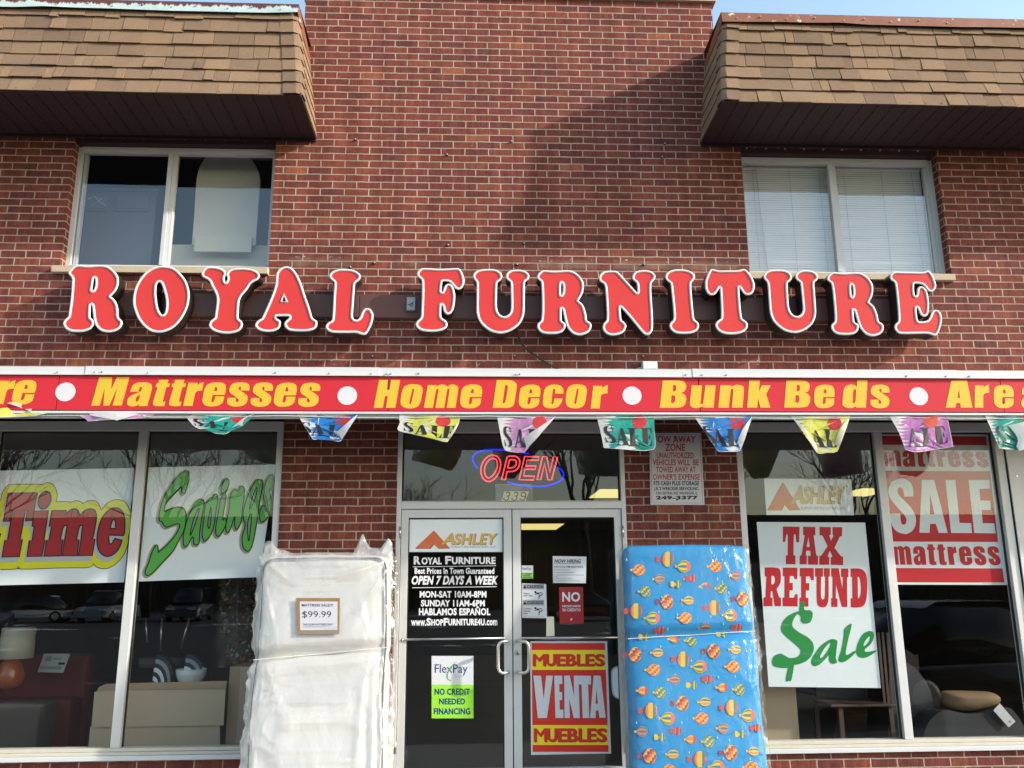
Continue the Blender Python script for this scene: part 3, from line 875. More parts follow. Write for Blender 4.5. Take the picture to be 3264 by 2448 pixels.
# ================================================================== CHANNEL LETTER SIGN
LET = {
'R': ((180, 830), [(262,270),(300,210),(370,140),(480,103),(700,118),(960,103),(1100,120),(1200,170),(1300,265),(1360,370),(1370,480),(1340,610),(1270,720),(1190,795,1),(1280,870),(1340,990),(1360,1110),(1360,1210),(1385,1275),(1440,1330),(1450,1400),(1420,1470),(1340,1540),(1220,1580),(1090,1583),(980,1550),(900,1480),(850,1400),(820,1280),(800,1100),(785,1000),(765,980),(752,1010),(745,1230),(760,1270),(810,1320),(826,1380),(810,1440),(740,1520),(600,1570),(440,1578),(300,1560),(200,1500),(150,1410),(165,1340),(215,1280),(260,1240),(275,1160),(320,830),(345,480),(340,400),(310,350),(275,310)], [(830,395),(850,405),(860,480),(850,580),(820,650),(790,670),(783,650),(800,540),(815,430)]),
'O': ((400, 835), [(830,90),(1000,110),(1130,180),(1250,300),(1340,430),(1395,600),(1408,760),(1380,960),(1300,1150),(1180,1330),(1040,1460),(880,1535),(730,1557),(570,1530),(420,1430),(290,1270),(210,1090),(168,920),(175,740),(215,570),(300,400),(420,250),(560,150),(700,100)], [(745,448),(790,480),(830,580),(870,720),(893,860),(893,1000),(870,1110),(820,1163),(770,1130),(720,1020),(690,860),(675,700),(680,560),(700,480)]),
'Y': ((620, 835), [(155,265),(175,195),(230,135),(320,105),(450,108),(570,135),(650,180),(692,240),(690,285),(665,340),(662,380),(685,462,1),(722,390),(722,350),(706,290),(715,240),(770,180),(860,148),(1000,135),(1150,140),(1290,165),(1400,230),(1438,300),(1425,350),(1380,400),(1300,440),(1230,500),(1150,620),(1050,740),(1000,830),(985,900),(965,1200),(985,1260),(1040,1310),(1060,1370),(1040,1450),(960,1530),(830,1570),(690,1578),(540,1560),(410,1510),(345,1450),(322,1400),(340,1320),(390,1270),(445,1225),(455,1160),(490,900),(490,800),(460,690),(380,540),(330,430),(270,380),(200,345),(165,305)], None),
'A': ((800, 840), [(90,1365),(120,1290),(180,1240),(235,1205),(265,1150),(430,780),(530,500),(550,330),(560,230),(610,140),(690,85),(780,65),(870,85),(950,150),(1030,270),(1110,450),(1200,720),(1290,980),(1340,1150),(1370,1210),(1440,1260),(1460,1320),(1440,1400),(1370,1460),(1250,1490),(1050,1495),(870,1480),(780,1430),(735,1350),(755,1280),(810,1230),(838,1200),(835,1175),(815,1163),(580,1165),(560,1185),(570,1215),(640,1260),(655,1320),(635,1400),(570,1465),(460,1500),(330,1503),(210,1480),(130,1430)], [(725,705,1),(685,838,1),(770,835,1)]),
'L': ((1010, 840), [(270,280),(300,215),(370,160),(480,130),(620,125),(760,135),(870,175),(940,230),(965,290),(945,350),(890,400),(850,440),(835,510),(800,1000),(790,1150),(810,1215),(850,1240),(900,1230),(950,1180),(1000,1060),(1050,1000),(1110,985),(1180,1010),(1225,1080),(1243,1150),(1225,1280),(1170,1430),(1090,1550),(1030,1573),(960,1560),(870,1530),(640,1530),(380,1525),(280,1500),(215,1450),(195,1400),(220,1330),(270,1290),(320,1260),(345,1170),(370,700),(385,450),(365,400),(310,350)], None),
'F': ((1290, 840), [(270,225),(300,160),(380,108),(500,105),(800,118),(1170,105),(1230,140),(1280,240),(1308,370),(1300,460),(1260,540),(1190,578),(1130,560),(1080,510),(1030,450),(980,410),(900,395),(830,398,1),(815,500),(805,600),(815,620),(835,620),(855,570),(880,500),(930,455),(990,450),(1050,490),(1090,590),(1108,700),(1105,820),(1080,980),(1030,1080),(960,1125),(900,1105),(860,1040),(840,950),(820,915),(805,930),(800,1130),(815,1195),(870,1235),(920,1280),(940,1340),(920,1410),(830,1470),(680,1500),(500,1500),(360,1475),(280,1420),(243,1350),(265,1280),(320,1225),(355,1180),(365,1080),(380,700),(378,430),(365,360),(310,310),(280,270)], None),
'U': ((1480, 840), [(190,280),(210,220),(280,160),(390,130),(540,123),(680,135),(780,185),(830,260),(825,330),(780,385),(735,420),(722,480),(715,700),(715,950),(740,1060),(790,1130),(870,1165),(950,1140),(1010,1070),(1030,960),(1025,600),(1020,440),(1000,400),(940,350),(915,285),(935,215),(1000,165),(1100,140),(1230,140),(1340,170),(1410,225),(1430,290),(1410,350),(1350,400),(1332,450),(1330,700),(1325,1000),(1310,1140),(1250,1290),(1150,1400),(1010,1490),(850,1540),(720,1535),(570,1490),(430,1390),(330,1270),(280,1130),(268,1000),(272,600),(270,450),(255,400),(210,340)], None),
'r': ((1690, 840), [(150,300),(175,230),(250,165),(330,150),(540,165),(800,150),(930,170),(1050,240),(1140,350),(1178,460),(1170,590),(1130,710),(1060,820,1),(1150,900),(1200,1010),(1230,1120),(1250,1250),(1320,1300),(1348,1370),(1330,1450),(1260,1530),(1130,1580),(1020,1575),(920,1530),(840,1440),(800,1370),(770,1270),(735,1110),(715,1020),(692,1000),(688,1040),(690,1230),(705,1270),(765,1320),(778,1380),(755,1450),(680,1520),(560,1550),(400,1553),(270,1530),(190,1470),(155,1390),(170,1320),(230,1265),(250,1200),(260,1000),(255,600),(240,420),(210,380),(165,340)], [(695,432),(715,460),(722,540),(715,640),(690,690),(675,690),(675,500),(685,440)]),
'N': ((1880, 840), [(200,330),(215,260),(270,200),(370,165),(560,163),(620,190),(700,270),(880,470),(1040,645,1),(1052,600),(1040,470),(1020,420),(960,370),(935,320),(950,245),(1010,180),(1110,155),(1250,150),(1360,180),(1420,230),(1443,290),(1425,350),(1370,420),(1352,480),(1355,700),(1385,1150),(1388,1400),(1370,1490),(1320,1555),(1260,1578),(1190,1550),(1080,1430),(850,1150),(690,975),(672,980),(680,1100),(695,1240),(740,1280),(795,1350),(795,1420),(740,1510),(640,1565),(500,1585),(390,1560),(310,1490),(283,1410),(300,1330),(350,1270),(370,1220),(370,1000),(345,600),(325,480),(290,440),(230,400)], None),
'I': ((2090, 840), [(212,310),(225,240),(280,180),(390,140),(540,130),(680,145),(790,190),(850,255),(862,310),(830,370),(785,430),(780,480),(790,680),(820,1000),(845,1210),(870,1250),(930,1300),(952,1370),(930,1450),(860,1510),(740,1545),(580,1550),(440,1530),(350,1470),(305,1390),(320,1310),(370,1260),(392,1200),(390,1050),(350,640),(330,470),(310,430),(240,370)], None),
'T': ((2200, 840), [(440,140),(480,125),(560,140),(640,155),(850,155),(1050,150),(1150,125),(1210,130),(1280,190),(1350,290),(1400,400),(1418,500),(1400,600),(1350,670),(1280,700),(1200,680),(1140,610),(1090,535),(1078,535,1),(1085,700),(1110,1000),(1135,1190),(1170,1235),(1240,1290),(1265,1360),(1245,1440),(1170,1510),(1050,1550),(900,1562),(740,1545),(620,1480),(555,1380),(570,1300),(620,1250),(670,1215),(680,1150),(675,900),(655,560),(640,545),(600,610),(540,680),(470,705),(400,675),(345,590),(325,470),(340,350),(390,220)], None),
'E': ((2800, 850), [(250,230),(270,160),(340,113),(500,113),(900,120),(1000,110),(1070,85),(1120,100),(1190,190),(1240,310),(1270,420),(1250,490),(1200,545),(1140,555),(1080,520),(1030,455),(970,400),(880,380),(800,380),(780,410),(785,560),(800,630),(825,640),(845,600),(850,530),(870,465),(930,435),(1000,460),(1060,540),(1090,650),(1110,790),(1105,950),(1080,1060),(1020,1105),(970,1095),(920,1050),(890,980),(860,915),(840,910),(835,950),(850,1100),(870,1190),(900,1210),(1000,1205),(1080,1180),(1130,1110),(1170,1010),(1220,960),(1280,955),(1340,990),(1380,1060),(1395,1180),(1370,1310),(1320,1450),(1260,1520),(1200,1515),(1080,1480),(850,1480),(600,1485),(450,1470),(380,1410),(350,1340),(365,1270),(410,1230),(435,1180),(430,1000),(395,600),(365,390),(340,340),(280,300)], None),
}
YF = -0.205                      # front of the letters
sign = thing('channel_letter_sign', (0.0, 0.0, 3.75), 'big red channel letters with white edges spelling ROYAL FURNITURE on a brown raceway', 'sign')
def letter(ch, dx=0.0, dz=0.0, label=None):
    (ox, oy), outer, hole = LET[ch]
    fn = crop(ox, oy, 6.9125, YF)
    oc = [(fn(*p).x+dx, fn(*p).z+dz) for p in smooth(outer, 5)]
    hc = [(fn(*p).x+dx, fn(*p).z+dz) for p in smooth(hole, 5)] if hole else None
    w3 = lambda c, y: [(p[0], y, p[1]) for p in c]
    body = MB()
    for c in [oc]+([hc] if hc else []):
        ci = inset(c, 0.002 if c is oc else -0.002)
        n = len(ci)
        vs = w3(ci, YF+0.004)+w3(ci, -0.068)
        body.add(vs, [(i, (i+1) % n, n+(i+1) % n, n+i) for i in range(n)], M['return'])
    cs = [inset(oc, 0.002)]+([inset(hc, -0.002)] if hc else [])
    put(body, cs, lambda x, z: (x, -0.068, z), M['return'])
    o = body.build('letter', sign); o['label'] = label
    face = MB(); put(face, [inset(oc, 0.004)]+([inset(hc, -0.004)] if hc else []), lambda x, z: (x, YF+0.001, z), M['sign_red'])
    face.build('face', o)
    tr = MB()
    for c, s in ((oc, 1),)+(((hc, -1),) if hc else ()):
        m = inset(c, 0.0085*s)
        tr.tube(w3(m, YF), 0.0098, M['trim'], True, 0.007, 8)
    tr.build('trim', o, True)
names = 'ROYALFUrNIT'
word = ['red letter R of the first word', 'red letter O', 'red letter Y', 'red letter A', 'red letter L', 'red letter F', 'red letter U after the F', 'red letter R before the N', 'red letter N', 'red letter I', 'red letter T']
for ch, lb in zip(names, word): letter(ch, 0, 0, lb)
a = pt(1507.5, 857.8, YF); b = pt(2431.4, 859.6, YF); letter('U', b.x-a.x, b.z-a.z, 'red letter U after the T')
a = pt(1712.4, 1069, YF); b = pt(2651.6, 1072, YF); letter('r', b.x-a.x, b.z-a.z, 'red letter R before the E')
letter('E', 0, 0, 'red letter E')
mb = MB()
za, zb = 3.683, 3.878
for x0, x1 in ((-3.30, -1.235), (-1.231, 0.95), (0.954, 3.24)):
    mb.box(x0, x1, -0.066, -0.001, za, zb, M['raceway'])
mb.build('raceway', sign, bevel=0.003)
mb = MB()
fn = crop(1290, 840, 6.9125, -0.09)
a, b = fn(45, 1030), fn(235, 755)
mb.box(a.x, b.x, -0.105, -0.066, a.z, b.z, M['grey_metal'])
stroke(mb, smooth([(65,900),(100,905),(140,880),(185,850),(165,900),(160,930),(130,940),(120,900),(150,880)], 4, False), lambda x, y: fn(x, y, -0.018), 0.0022, M['gasket'], False, 0.002)
mb.build('switch_box', sign, bevel=0.003)

# ================================================================== BANNER
YB = -0.690
ban = thing('banner_sign', (0.0, -0.66, 2.92), 'long red banner sign under the white fascia with yellow words and white dots', 'banner')
zb_, zt_ = 2.788, 3.046
seams = [-5.2, -3.05-0.19, -0.915, 1.345, 3.62, 5.6]
for i in range(5):
    p = MB(); p.box(seams[i]+0.003, seams[i+1]-0.003, YB, -0.661, zb_+rnd.uniform(-0.003, 0.003), zt_-0.004, M['b_red'])
    p.build('panel', ban)
mb = MB(); mb.box(-5.2, 5.6, YB+0.004, -0.661, 2.766, 2.782, M['white_metal']); mb.box(-5.2, 5.6, -0.668, -0.661, 2.735, 2.7655, M['grey_metal'])
mb.build('bottom_rail', ban)
GL = {}
def gtrace(ch, org, s, outer, holes=(), x0=None, base=None):
    fn = crop(org[0], org[1], s, YB)
    cs = [[(fn(*p).x, fn(*p).z) for p in smooth(c, 4)] for c in (outer,)+tuple(holes)]
    zb = fn(0 if x0 is None else x0, base).z
    GL[ch] = (cs, min(p[0] for p in cs[0]), zb)
B1, B2, B3, B4, B5, B6 = ((0,1170),3.95), ((560,1170),3.95), ((1100,1170),3.95), ((1550,1170),3.95), ((2050,1170),3.95), ((2500,1170),2.895)
gtrace('M', *B1, [(1148,487,1),(1250,128,1),(1415,128,1),(1400,285,1),(1470,128,1),(1632,126,1),(1535,485,1),(1418,485,1),(1478,262,1),(1378,485,1),(1300,487,1),(1320,262,1),(1257,487,1)], (), 1148, 487)
gtrace('a', *B1, [(1640,313,1),(1655,260),(1685,220),(1740,195),(1830,192),(1895,210),(1915,245),(1910,290),(1855,492,1),(1745,492,1),(1755,465,1),(1715,490),(1660,497),(1610,480),(1600,440),(1615,395),(1650,360),(1720,330),(1770,305),(1787,270),(1780,250),(1765,252),(1755,275),(1745,313,1)], ([(1768,345),(1760,352),(1725,372),(1710,410),(1712,432),(1728,435),(1745,415)],), 1600, 490)
gtrace('t', *B1, [(2003,160,1),(2122,160,1),(2110,208,1),(2143,208,1),(2130,252,1),(2097,252,1),(2055,415),(2058,437,1),(2084,437,1),(2070,490,1),(1990,494),(1935,480),(1928,440),(1985,252,1),(1957,252,1),(1968,208,1),(1992,208,1)], (), 1930, 490)
gtrace('r', *B2, [(93,490,1),(160,197,1),(280,200,1),(273,235,1),(305,205),(353,190,1),(335,297,1),(280,302),(250,325),(240,360),(213,490,1)], (), 93, 490)
gtrace('e', *B2, [(617,352,1),(633,280),(625,225),(590,200),(530,192),(450,200),(385,235),(358,300),(337,410),(345,455),(380,488),(440,497),(520,490),(580,460),(600,430),(613,370,1),(500,368,1),(487,420),(470,442),(452,440),(450,420),(468,352,1)], ([(483,302,1),(522,302,1),(522,268),(512,250),(498,255),(490,275)],), 337, 493)
gtrace('s', *B2, [(925,297,1),(932,250),(915,215),(870,195),(790,193),(720,210),(685,250),(675,295),(690,330),(740,365),(785,400),(793,425),(780,440),(762,437),(757,415),(765,387,1),(655,387,1),(645,440),(665,475),(720,497),(790,498),(860,480),(898,440),(908,390),(895,355),(850,320),(800,285),(795,262),(805,247),(820,250),(823,268),(817,297,1)], (), 645, 494)
gtrace('H', *B3, corners([(358,515),(428,162),(542,162),(525,285),(558,285),(578,162),(693,162),(633,515),(512,515),(538,367),(503,367),(475,515)]), (), 358, 515)
gtrace('o', *B3, [(697,440),(710,330),(740,255),(800,222),(880,217),(950,232),(977,280),(970,340),(950,440),(915,495),(850,520),(770,517),(715,490)], ([(843,300),(855,273),(866,275),(866,300),(832,450),(820,465),(809,460),(810,440)],), 697, 516)
gtrace('m', *B3, [(990,515,1),(1040,228,1),(1150,228,1),(1147,250,1),(1185,225),(1235,220),(1280,235),(1290,250,1),(1330,222),(1385,225),(1420,250),(1422,300),(1388,515,1),(1278,515,1),(1312,300),(1308,278),(1295,278),(1285,295),(1248,515,1),(1135,515,1),(1172,300),(1168,278),(1155,278),(1145,300),(1105,515,1)], (), 990, 515)
gtrace('D', *B4, [(80,515,1),(130,165,1),(290,165),(350,180),(383,220),(380,280),(355,440),(330,495),(270,515),(200,515,1)], ([(205,455,1),(238,228,1),(255,228),(270,245),(265,290),(243,420),(230,450)],), 80, 515)
gtrace('c', *B4, [(710,450),(725,310),(760,250),(830,222),(900,225),(955,250),(972,300),(968,338,1),(862,335,1),(868,300),(862,278),(850,275),(838,300),(820,440),(823,462),(835,465),(847,450),(855,395,1),(960,395,1),(945,450),(905,500),(840,520),(760,515),(720,490)], (), 710, 516)
gtrace('B', *B5, [(207,515,1),(245,170,1),(440,170),(510,185),(542,230),(535,280),(510,312),(470,325,1),(520,345),(542,390),(535,450),(505,495),(440,512),(350,515,1)], ([(372,303,1),(378,228,1),(400,228),(415,245),(413,285),(400,303)], [(350,450,1),(357,358,1),(385,358),(402,375),(400,425),(385,450)]), 207, 515)
gtrace('u', *B5, [(612,230,1),(742,230,1),(722,445),(727,465),(745,465),(755,445),(782,230,1),(913,230,1),(887,512,1),(750,512,1),(755,490,1),(710,512),(660,518),(610,505),(588,470),(590,420)], (), 588, 513)
gtrace('n', *B5, [(945,512,1),(972,230,1),(1110,230,1),(1107,250,1),(1150,228),(1200,225),(1250,240),(1268,280),(1250,512,1),(1115,512,1),(1133,300),(1130,278),(1115,278),(1102,300),(1078,512,1)], (), 945, 513)
gtrace('k', *B5, corners([(1308,512),(1335,167),(1470,167),(1455,305),(1495,230),(1608,230),(1548,340),(1602,512),(1475,512),(1447,395),(1435,512)]), (), 1308, 513)
gtrace('d', *B6, [(535,340),(545,220),(565,180),(610,162),(650,170),(668,185,1),(672,122,1),(767,122,1),(752,375,1),(660,375,1),(662,360,1),(620,378),(570,375),(540,355)], ([(633,230),(645,205),(660,210),(660,235),(655,310),(645,335),(632,330),(630,310)],), 535, 376)
gtrace('A', *B6, corners([(1487,375),(1540,125),(1685,125),(1735,375),(1627,375),(1622,332),(1587,332),(1577,375)]), (corners([(1596,285),(1611,205),(1619,285)]),), 1487, 376)
def glyph(mb, ch, xpx=None, org=None):
    cs, gx, gz = GL[ch]
    dx = dz = 0.0
    if xpx is not None:
        q = crop(org[0][0], org[0][1], org[1], YB)(xpx, org[2])
        dx, dz = q.x-gx, q.z-gz
    put(mb, [[(p[0]+dx, p[1]+dz) for p in c] for c in cs], lambda x, z: (x, YB-0.0015, z), M['b_yellow'])
WORDS = [[('r', -80, (*B1, 468)), ('e', 140, (*B1, 468))],
         [('M',), ('a',), ('t',), ('t', 1927+50*3.95, (*B1, 490)), ('r',), ('e',), ('s',), ('s', 938, (*B2, 496)), ('e', 1230, (*B2, 497)), ('s', 1537, (*B2, 498))],
         [('H',), ('o',), ('m',), ('e', 1447, (*B3, 517))], [('D',), ('e', 408, (*B4, 518)), ('c',), ('o', 1000, (*B4, 516)), ('r', 1313, (*B4, 522))],
         [('B',), ('u',), ('n',), ('k',)], [('B', 1775, (*B5, 512)), ('e', 280, (*B6, 377)), ('d',), ('s', 798, (*B6, 377))],
         [('A',), ('r', 1755, (*B6, 375)), ('e', 1942, (*B6, 377)), ('a', 2190, (*B6, 377))]]
for w in WORDS:
    mb = MB()
    for g in w: glyph(mb, *g)
    mb.build('lettering', ban)
for (ox, oy), s, cx, cy in ((*B1, 825, 313), (*B3, 28, 360), (*B4, 1835, 360), (*B6, 1240, 270)):
    p = pt(ox+cx/s, oy+cy/s, YB); mb = MB()
    put(mb, [[(p.x+x, p.z+z) for x, z in ellipse(0, 0, 0.070, 0.068, 40)]], lambda x, z: (x, YB-0.0015, z), M['b_white'])
    mb.build('dot', ban)
# ================================================================== SALE PENNANTS
DIDONE = {
'S': [[(.86,1,1),(.93,.70,1),(.86,.70,1),(.78,.88),(.58,.96),(.38,.90),(.33,.76),(.48,.62),(.85,.42),(1.0,.22),(.92,.06),(.62,0),(.25,.06),(.12,0,1),(.02,.33,1),(.10,.33,1),(.22,.12),(.45,.04),(.62,.10),(.62,.24),(.45,.38),(.10,.58),(0,.78),(.10,.95),(.40,1.0),(.72,.94)]],
'A': [[(0,0,1),(.30,0,1),(.30,.04,1),(.18,.04,1),(.25,.27,1),(.53,.27,1),(.60,.04,1),(.48,.04,1),(.48,0,1),(1.04,0,1),(1.04,.04,1),(.97,.04,1),(.66,1,1),(.40,1,1),(.12,.04,1),(0,.04,1)], [(.28,.32,1),(.40,.74,1),(.51,.32,1)]],
'L': [[(0,0,1),(.97,0,1),(1.02,.36,1),(.97,.36,1),(.84,.09),(.60,.05,1),(.60,.96,1),(.74,.96,1),(.74,1,1),(0,1,1),(0,.96,1),(.14,.96,1),(.14,.04,1),(0,.04,1)]],
'E': [[(0,0,1),(.95,0,1),(1.0,.32,1),(.95,.32,1),(.82,.08),(.60,.05,1),(.60,.48,1),(.70,.50),(.76,.64,1),(.80,.64,1),(.80,.33,1),(.76,.33,1),(.70,.45),(.60,.46,1),(.60,.96,1),(.80,.94),(.92,.70,1),(.97,.70,1),(.93,1,1),(0,1,1),(0,.96,1),(.14,.96,1),(.14,.04,1),(0,.04,1)]],
}
PINK = [flag('pennant_white', (0.74, 0.74, 0.70), 0.05)]
PCOL = {'yellow': flag('pennant_yellow', (0.72, 0.72, 0.10)), 'pink': flag('pennant_pink', (0.58, 0.27, 0.52)), 'magenta': flag('pennant_magenta', (0.54, 0.18, 0.50)),
        'teal': flag('pennant_teal', (0.015, 0.37, 0.29)), 'blue': flag('pennant_blue', (0.02, 0.21, 0.60))}
M['sphere'] = flag('pennant_red_ball', (0.70, 0.03, 0.025), 0.08); M['sphere_o'] = flag('pennant_orange_ball', (0.74, 0.10, 0.035), 0.08)
M['cream_back'] = flag('pennant_back', (0.66, 0.62, 0.50), 0.08)
M['white_back'] = flag('pennant_back_white', (0.66, 0.66, 0.64), 0.08)
def pennant(org, s, body, colour, label, flaps=(), ball=None, letters=(), teeth=True, top=None, amp=0.018, back='white_back', ballmat='sphere', band=None):
    ox, oy = org
    xs = [p[0] for p in body]; ys = [p[1] for p in body]
    x0, x1, y0, y1 = min(xs), max(xs), min(ys), max(ys)
    ph = rnd.uniform(0, 6)
    def Y(x, y):
        v = (y-y0)/(y1-y0)
        u = (x-x0)/(x1-x0)
        return -0.672 - amp*(v*1.1+0.55*v*math.sin(u*6.0+ph)+0.25*math.sin(u*11+v*5+ph*2))
    fn0 = lambda x, y, k=0.0: pt(ox+x/s, oy+y/s, Y(x, y)-k)
    root = thing('pennant', fn0((x0+x1)/2, y0), label, 'pennant', 'sale pennants hanging under the red banner')
    body = smooth(body, 4)
    st = (x1-x0)/14
    mb = MB()
    put(mb, [body], lambda x, y: fn0(x, y), PINK[0], st)
    # coloured print with jagged white flashes on its leading edge
    pr = inset(body, 9*s/3.95) if area2(body) else body
    if teeth:
        W, H = x1-x0, y1-y0
        tl = []
        yy = y0-5
        kk = 0
        while yy < y1+10:
            t = (yy-y0)/H
            tl.append((x0+W*(0.30+0.05*math.sin(kk*1.7)), yy)); tl.append((x0+W*(0.08+0.16*t), yy+H*0.045))
            yy += H*0.09; kk += 1
        mask = tl+[(x1+20, y1+10), (x1+20, y0-5)]
        pr_c = []
        # clip the teeth to the sheet outline
        vs, fs = fill2([mask])
        for f in fs:
            q = clip([vs[i] for i in f], convex(pr))
            if len(q) > 2: pr_c.append(q)
        for q in pr_c: put(mb, [q], lambda x, y: fn0(x, y, 0.0008), PCOL[colour], st)
    else:
        put(mb, [pr], lambda x, y: fn0(x, y, 0.0008), PCOL[colour], st)
    if ball:
        q = clip(ellipse(*ball, 30), convex(pr))
        if len(q) > 2: put(mb, [q], lambda x, y: fn0(x, y, 0.0018), M[ballmat], st)
    for ch, a, b, c, d in letters:
        cx = convex(pr)
        tl = [quadmap(a, b, c, d)(*p) for p in smooth(DIDONE[ch][0], 3)]
        hs = [[quadmap(a, b, c, d)(*p) for p in smooth(h, 3)] for h in DIDONE[ch][1:]]
        vs, fs = fill2([tl]+hs)
        for f in fs:
            q = clip([vs[i] for i in f], cx)
            if len(q) > 2: put(mb, [q], lambda x, y: fn0(x, y, 0.0028), M['black'])
    mb.build('sheet', root, True)
    for fl in flaps:
        f = MB()
        c = [(p[0], p[1]) for p in fl]
        fx0 = min(p[0] for p in c); fx1 = max(p[0] for p in c)
        put(f, [smooth(fl, 4)], lambda x, y: fn0(x, y, 0.006+0.016*math.sin(math.pi*min(1, max(0, (x-fx0)/(fx1-fx0+1e-6))))), M[back], st)
        f.build('folded_corner', root, True)
def convex(poly):
    P = sorted(set((round(p[0], 4), round(p[1], 4)) for p in poly))
    def half(Q):
        h = []
        for p in Q:
            while len(h) > 1 and (h[-1][0]-h[-2][0])*(p[1]-h[-2][1])-(h[-1][1]-h[-2][1])*(p[0]-h[-2][0]) <= 0: h.pop()
            h.append(p)
        return h[:-1]
    return half(P)+half(P[::-1])
def R4(x0, y0, x1, y1, sk=0): return ((x0, y0), (x1, y0+sk), (x1, y1+sk), (x0, y1))
L3 = 3.95
pennant((0,1170), L3, [(-60,470,1),(60,455),(200,490),(330,540),(440,575),(560,562),(615,572),(440,612),(255,628),(0,633),(-60,632,1)], 'yellow', 'faded yellow pennant blown up over the red banner at its left end', [[(-60,410,1),(60,425),(403,480,1),(392,562,1),(200,490),(60,455),(-60,470,1)]], None, (), False, amp=0.03, back='cream_back')
pennant((0,1170), L3, [(945,592),(1130,600),(1440,640),(1760,590),(1900,575),(1938,598),(1830,635),(1500,660),(1290,672),(1100,683,1),(1060,640)], 'pink', 'pink pennant folded up into a narrow wedge under the word Mattresses', [[(1125,605,1),(1130,562,1),(1720,560,1),(1765,537,1),(1770,580),(1470,672,1),(1440,665)]], None, (), False, amp=0.03)
_wedge = None
pennant((560,1170), L3, [(215,586,1),(1010,586,1),(880,660),(840,752,1),(800,735),(650,835),(560,843),(480,830),(380,780),(300,780),(220,735),(147,645,1)], 'teal', 'teal pennant crumpled upwards beneath the first word, with a squashed red ball', [[(1010,587,1),(870,655),(840,752,1),(795,728),(700,770),(860,640)]], (790,650,95,48), (('S', (215,645), (370,660), (345,745), (235,735)), ('A', (395,680), (520,680), (520,775), (350,750)), ('L', (610,690), (700,690), (640,805), (545,800))))
pennant((560,1170), L3, [(1530,592,1),(2298,592,1),(2210,680),(2095,880),(2090,920),(2050,940),(1960,920),(1870,895),(1750,915),(1700,870)], 'blue', 'blue pennant with its right corner folded over white, left of the brick pier', [[(2298,594,1),(2195,670),(2005,840,1),(2060,862),(2092,915,1),(2200,745)]], (2100,665,100,62), (('S', (1570,690), (1700,700), (1710,830), (1600,820)), ('A', (1730,730), (1850,730), (1880,865), (1690,865)), ('L', (1925,728), (2060,728), (2020,870), (1905,870))))
pennant((1100,1170), L3, [(690,592,1),(1435,600,1),(1430,720),(1310,915),(1260,943),(1100,905),(830,840),(665,795),(690,700),(678,650)], 'yellow', 'bright yellow pennant above the left door leaf reading SALE', [[(1432,700,1),(1380,760),(1290,930,1),(1345,860)]], (1235,680,95,70), (('S', (745,690), (865,700), (860,820), (735,800)), ('A', (900,725), (1030,735), (1045,860), (870,840)), ('L', (1080,732), (1215,742), (1215,893), (1065,872)), ('E', (1235,742), (1390,740), (1330,895), (1220,893))))
pennant((1550,1170), L3, [(135,615,1),(880,612,1),(500,1030),(480,1065),(440,1080),(270,1060),(215,1005),(170,800)], 'pink', 'pink pennant folded diagonally in front of the neon open sign', [[(880,615,1),(690,740),(490,870,1),(478,905),(502,1000),(485,1062,1),(700,820)]], (675,700,90,85), (('S', (215,745), (315,750), (330,1005), (230,1000)), ('A', (370,785), (470,785), (505,1012), (350,1010)), ('L', (525,780), (650,780), (650,1010), (520,1010))))
pennant((1550,1170), L3, [(1380,605,1),(2112,592,1),(2110,700),(2130,1000),(2040,1050),(1900,1050),(1640,1030),(1480,1018,1),(1430,780)], 'teal', 'teal pennant hanging nearly flat beside the tow away notice', (), (1930,690,92,86), (('S', (1475,740), (1600,745), (1640,960), (1500,955)), ('A', (1640,770), (1760,770), (1800,985), (1640,975)), ('L', (1780,768), (1930,768), (1945,1000), (1795,995)), ('E', (1950,768), (2085,765), (2095,995), (1955,995))))
pennant((2050,1170), L3, [(635,610,1),(1365,612,1),(1355,690),(1232,1020),(1200,1060),(1070,1066),(950,1062),(900,1000),(750,780)], 'blue', 'blue pennant tapering to a curled corner right of the tow away notice', [[(1360,640,1),(1250,790),(1180,962,1),(1222,990),(1234,1035,1),(1300,850)]], (1185,700,95,85), (('S', (745,740), (840,745), (930,960), (800,960)), ('A', (905,780), (950,780), (1070,1000), (890,998)), ('L', (1055,780), (1180,780), (1210,1000), (1065,1000))))
pennant((2500,1170), 2.895, [(62,452,1),(600,448,1),(595,500),(505,745),(470,785),(390,792),(300,790),(210,650)], 'yellow', 'pale yellow pennant with both edges rolled in, above the card with the orange triangle', [[(62,454,1),(185,565),(300,722),(298,788,1),(210,650)], [(592,480,1),(510,580),(465,715,1),(495,730),(502,752,1),(560,600)]], (462,520,68,62), (('A', (268,578), (300,578), (385,740), (262,735)), ('L', (362,573), (450,573), (490,740), (385,740))), back='cream_back')
pennant((2500,1170), 2.895, [(960,440,1),(1495,428,1),(1525,560),(1560,735,1),(1400,760),(1220,785),(1110,755,1),(1060,610)], 'magenta', 'magenta pennant with an orange ball in front of the mattress sale poster', (), (1352,495,70,64), (('A', (1165,565), (1195,565), (1265,738), (1140,735)), ('L', (1250,558), (1370,556), (1385,732), (1270,735)), ('E', (1380,548), (1480,545), (1515,695), (1400,730))), ballmat='sphere_o')
pennant((2500,1170), 2.895, [(1850,440,1),(2300,435,1),(2290,640),(2260,700),(2170,775,1),(1985,750,1),(1920,600)], 'teal', 'creased teal pennant at the right end of the row', [[(2300,480,1),(2170,515),(2065,540,1),(2150,650),(2140,730,1),(2170,775,1),(2280,690)]], (2240,480,60,40), (('S', (1950,540), (2030,545), (2060,720), (1970,715)),))

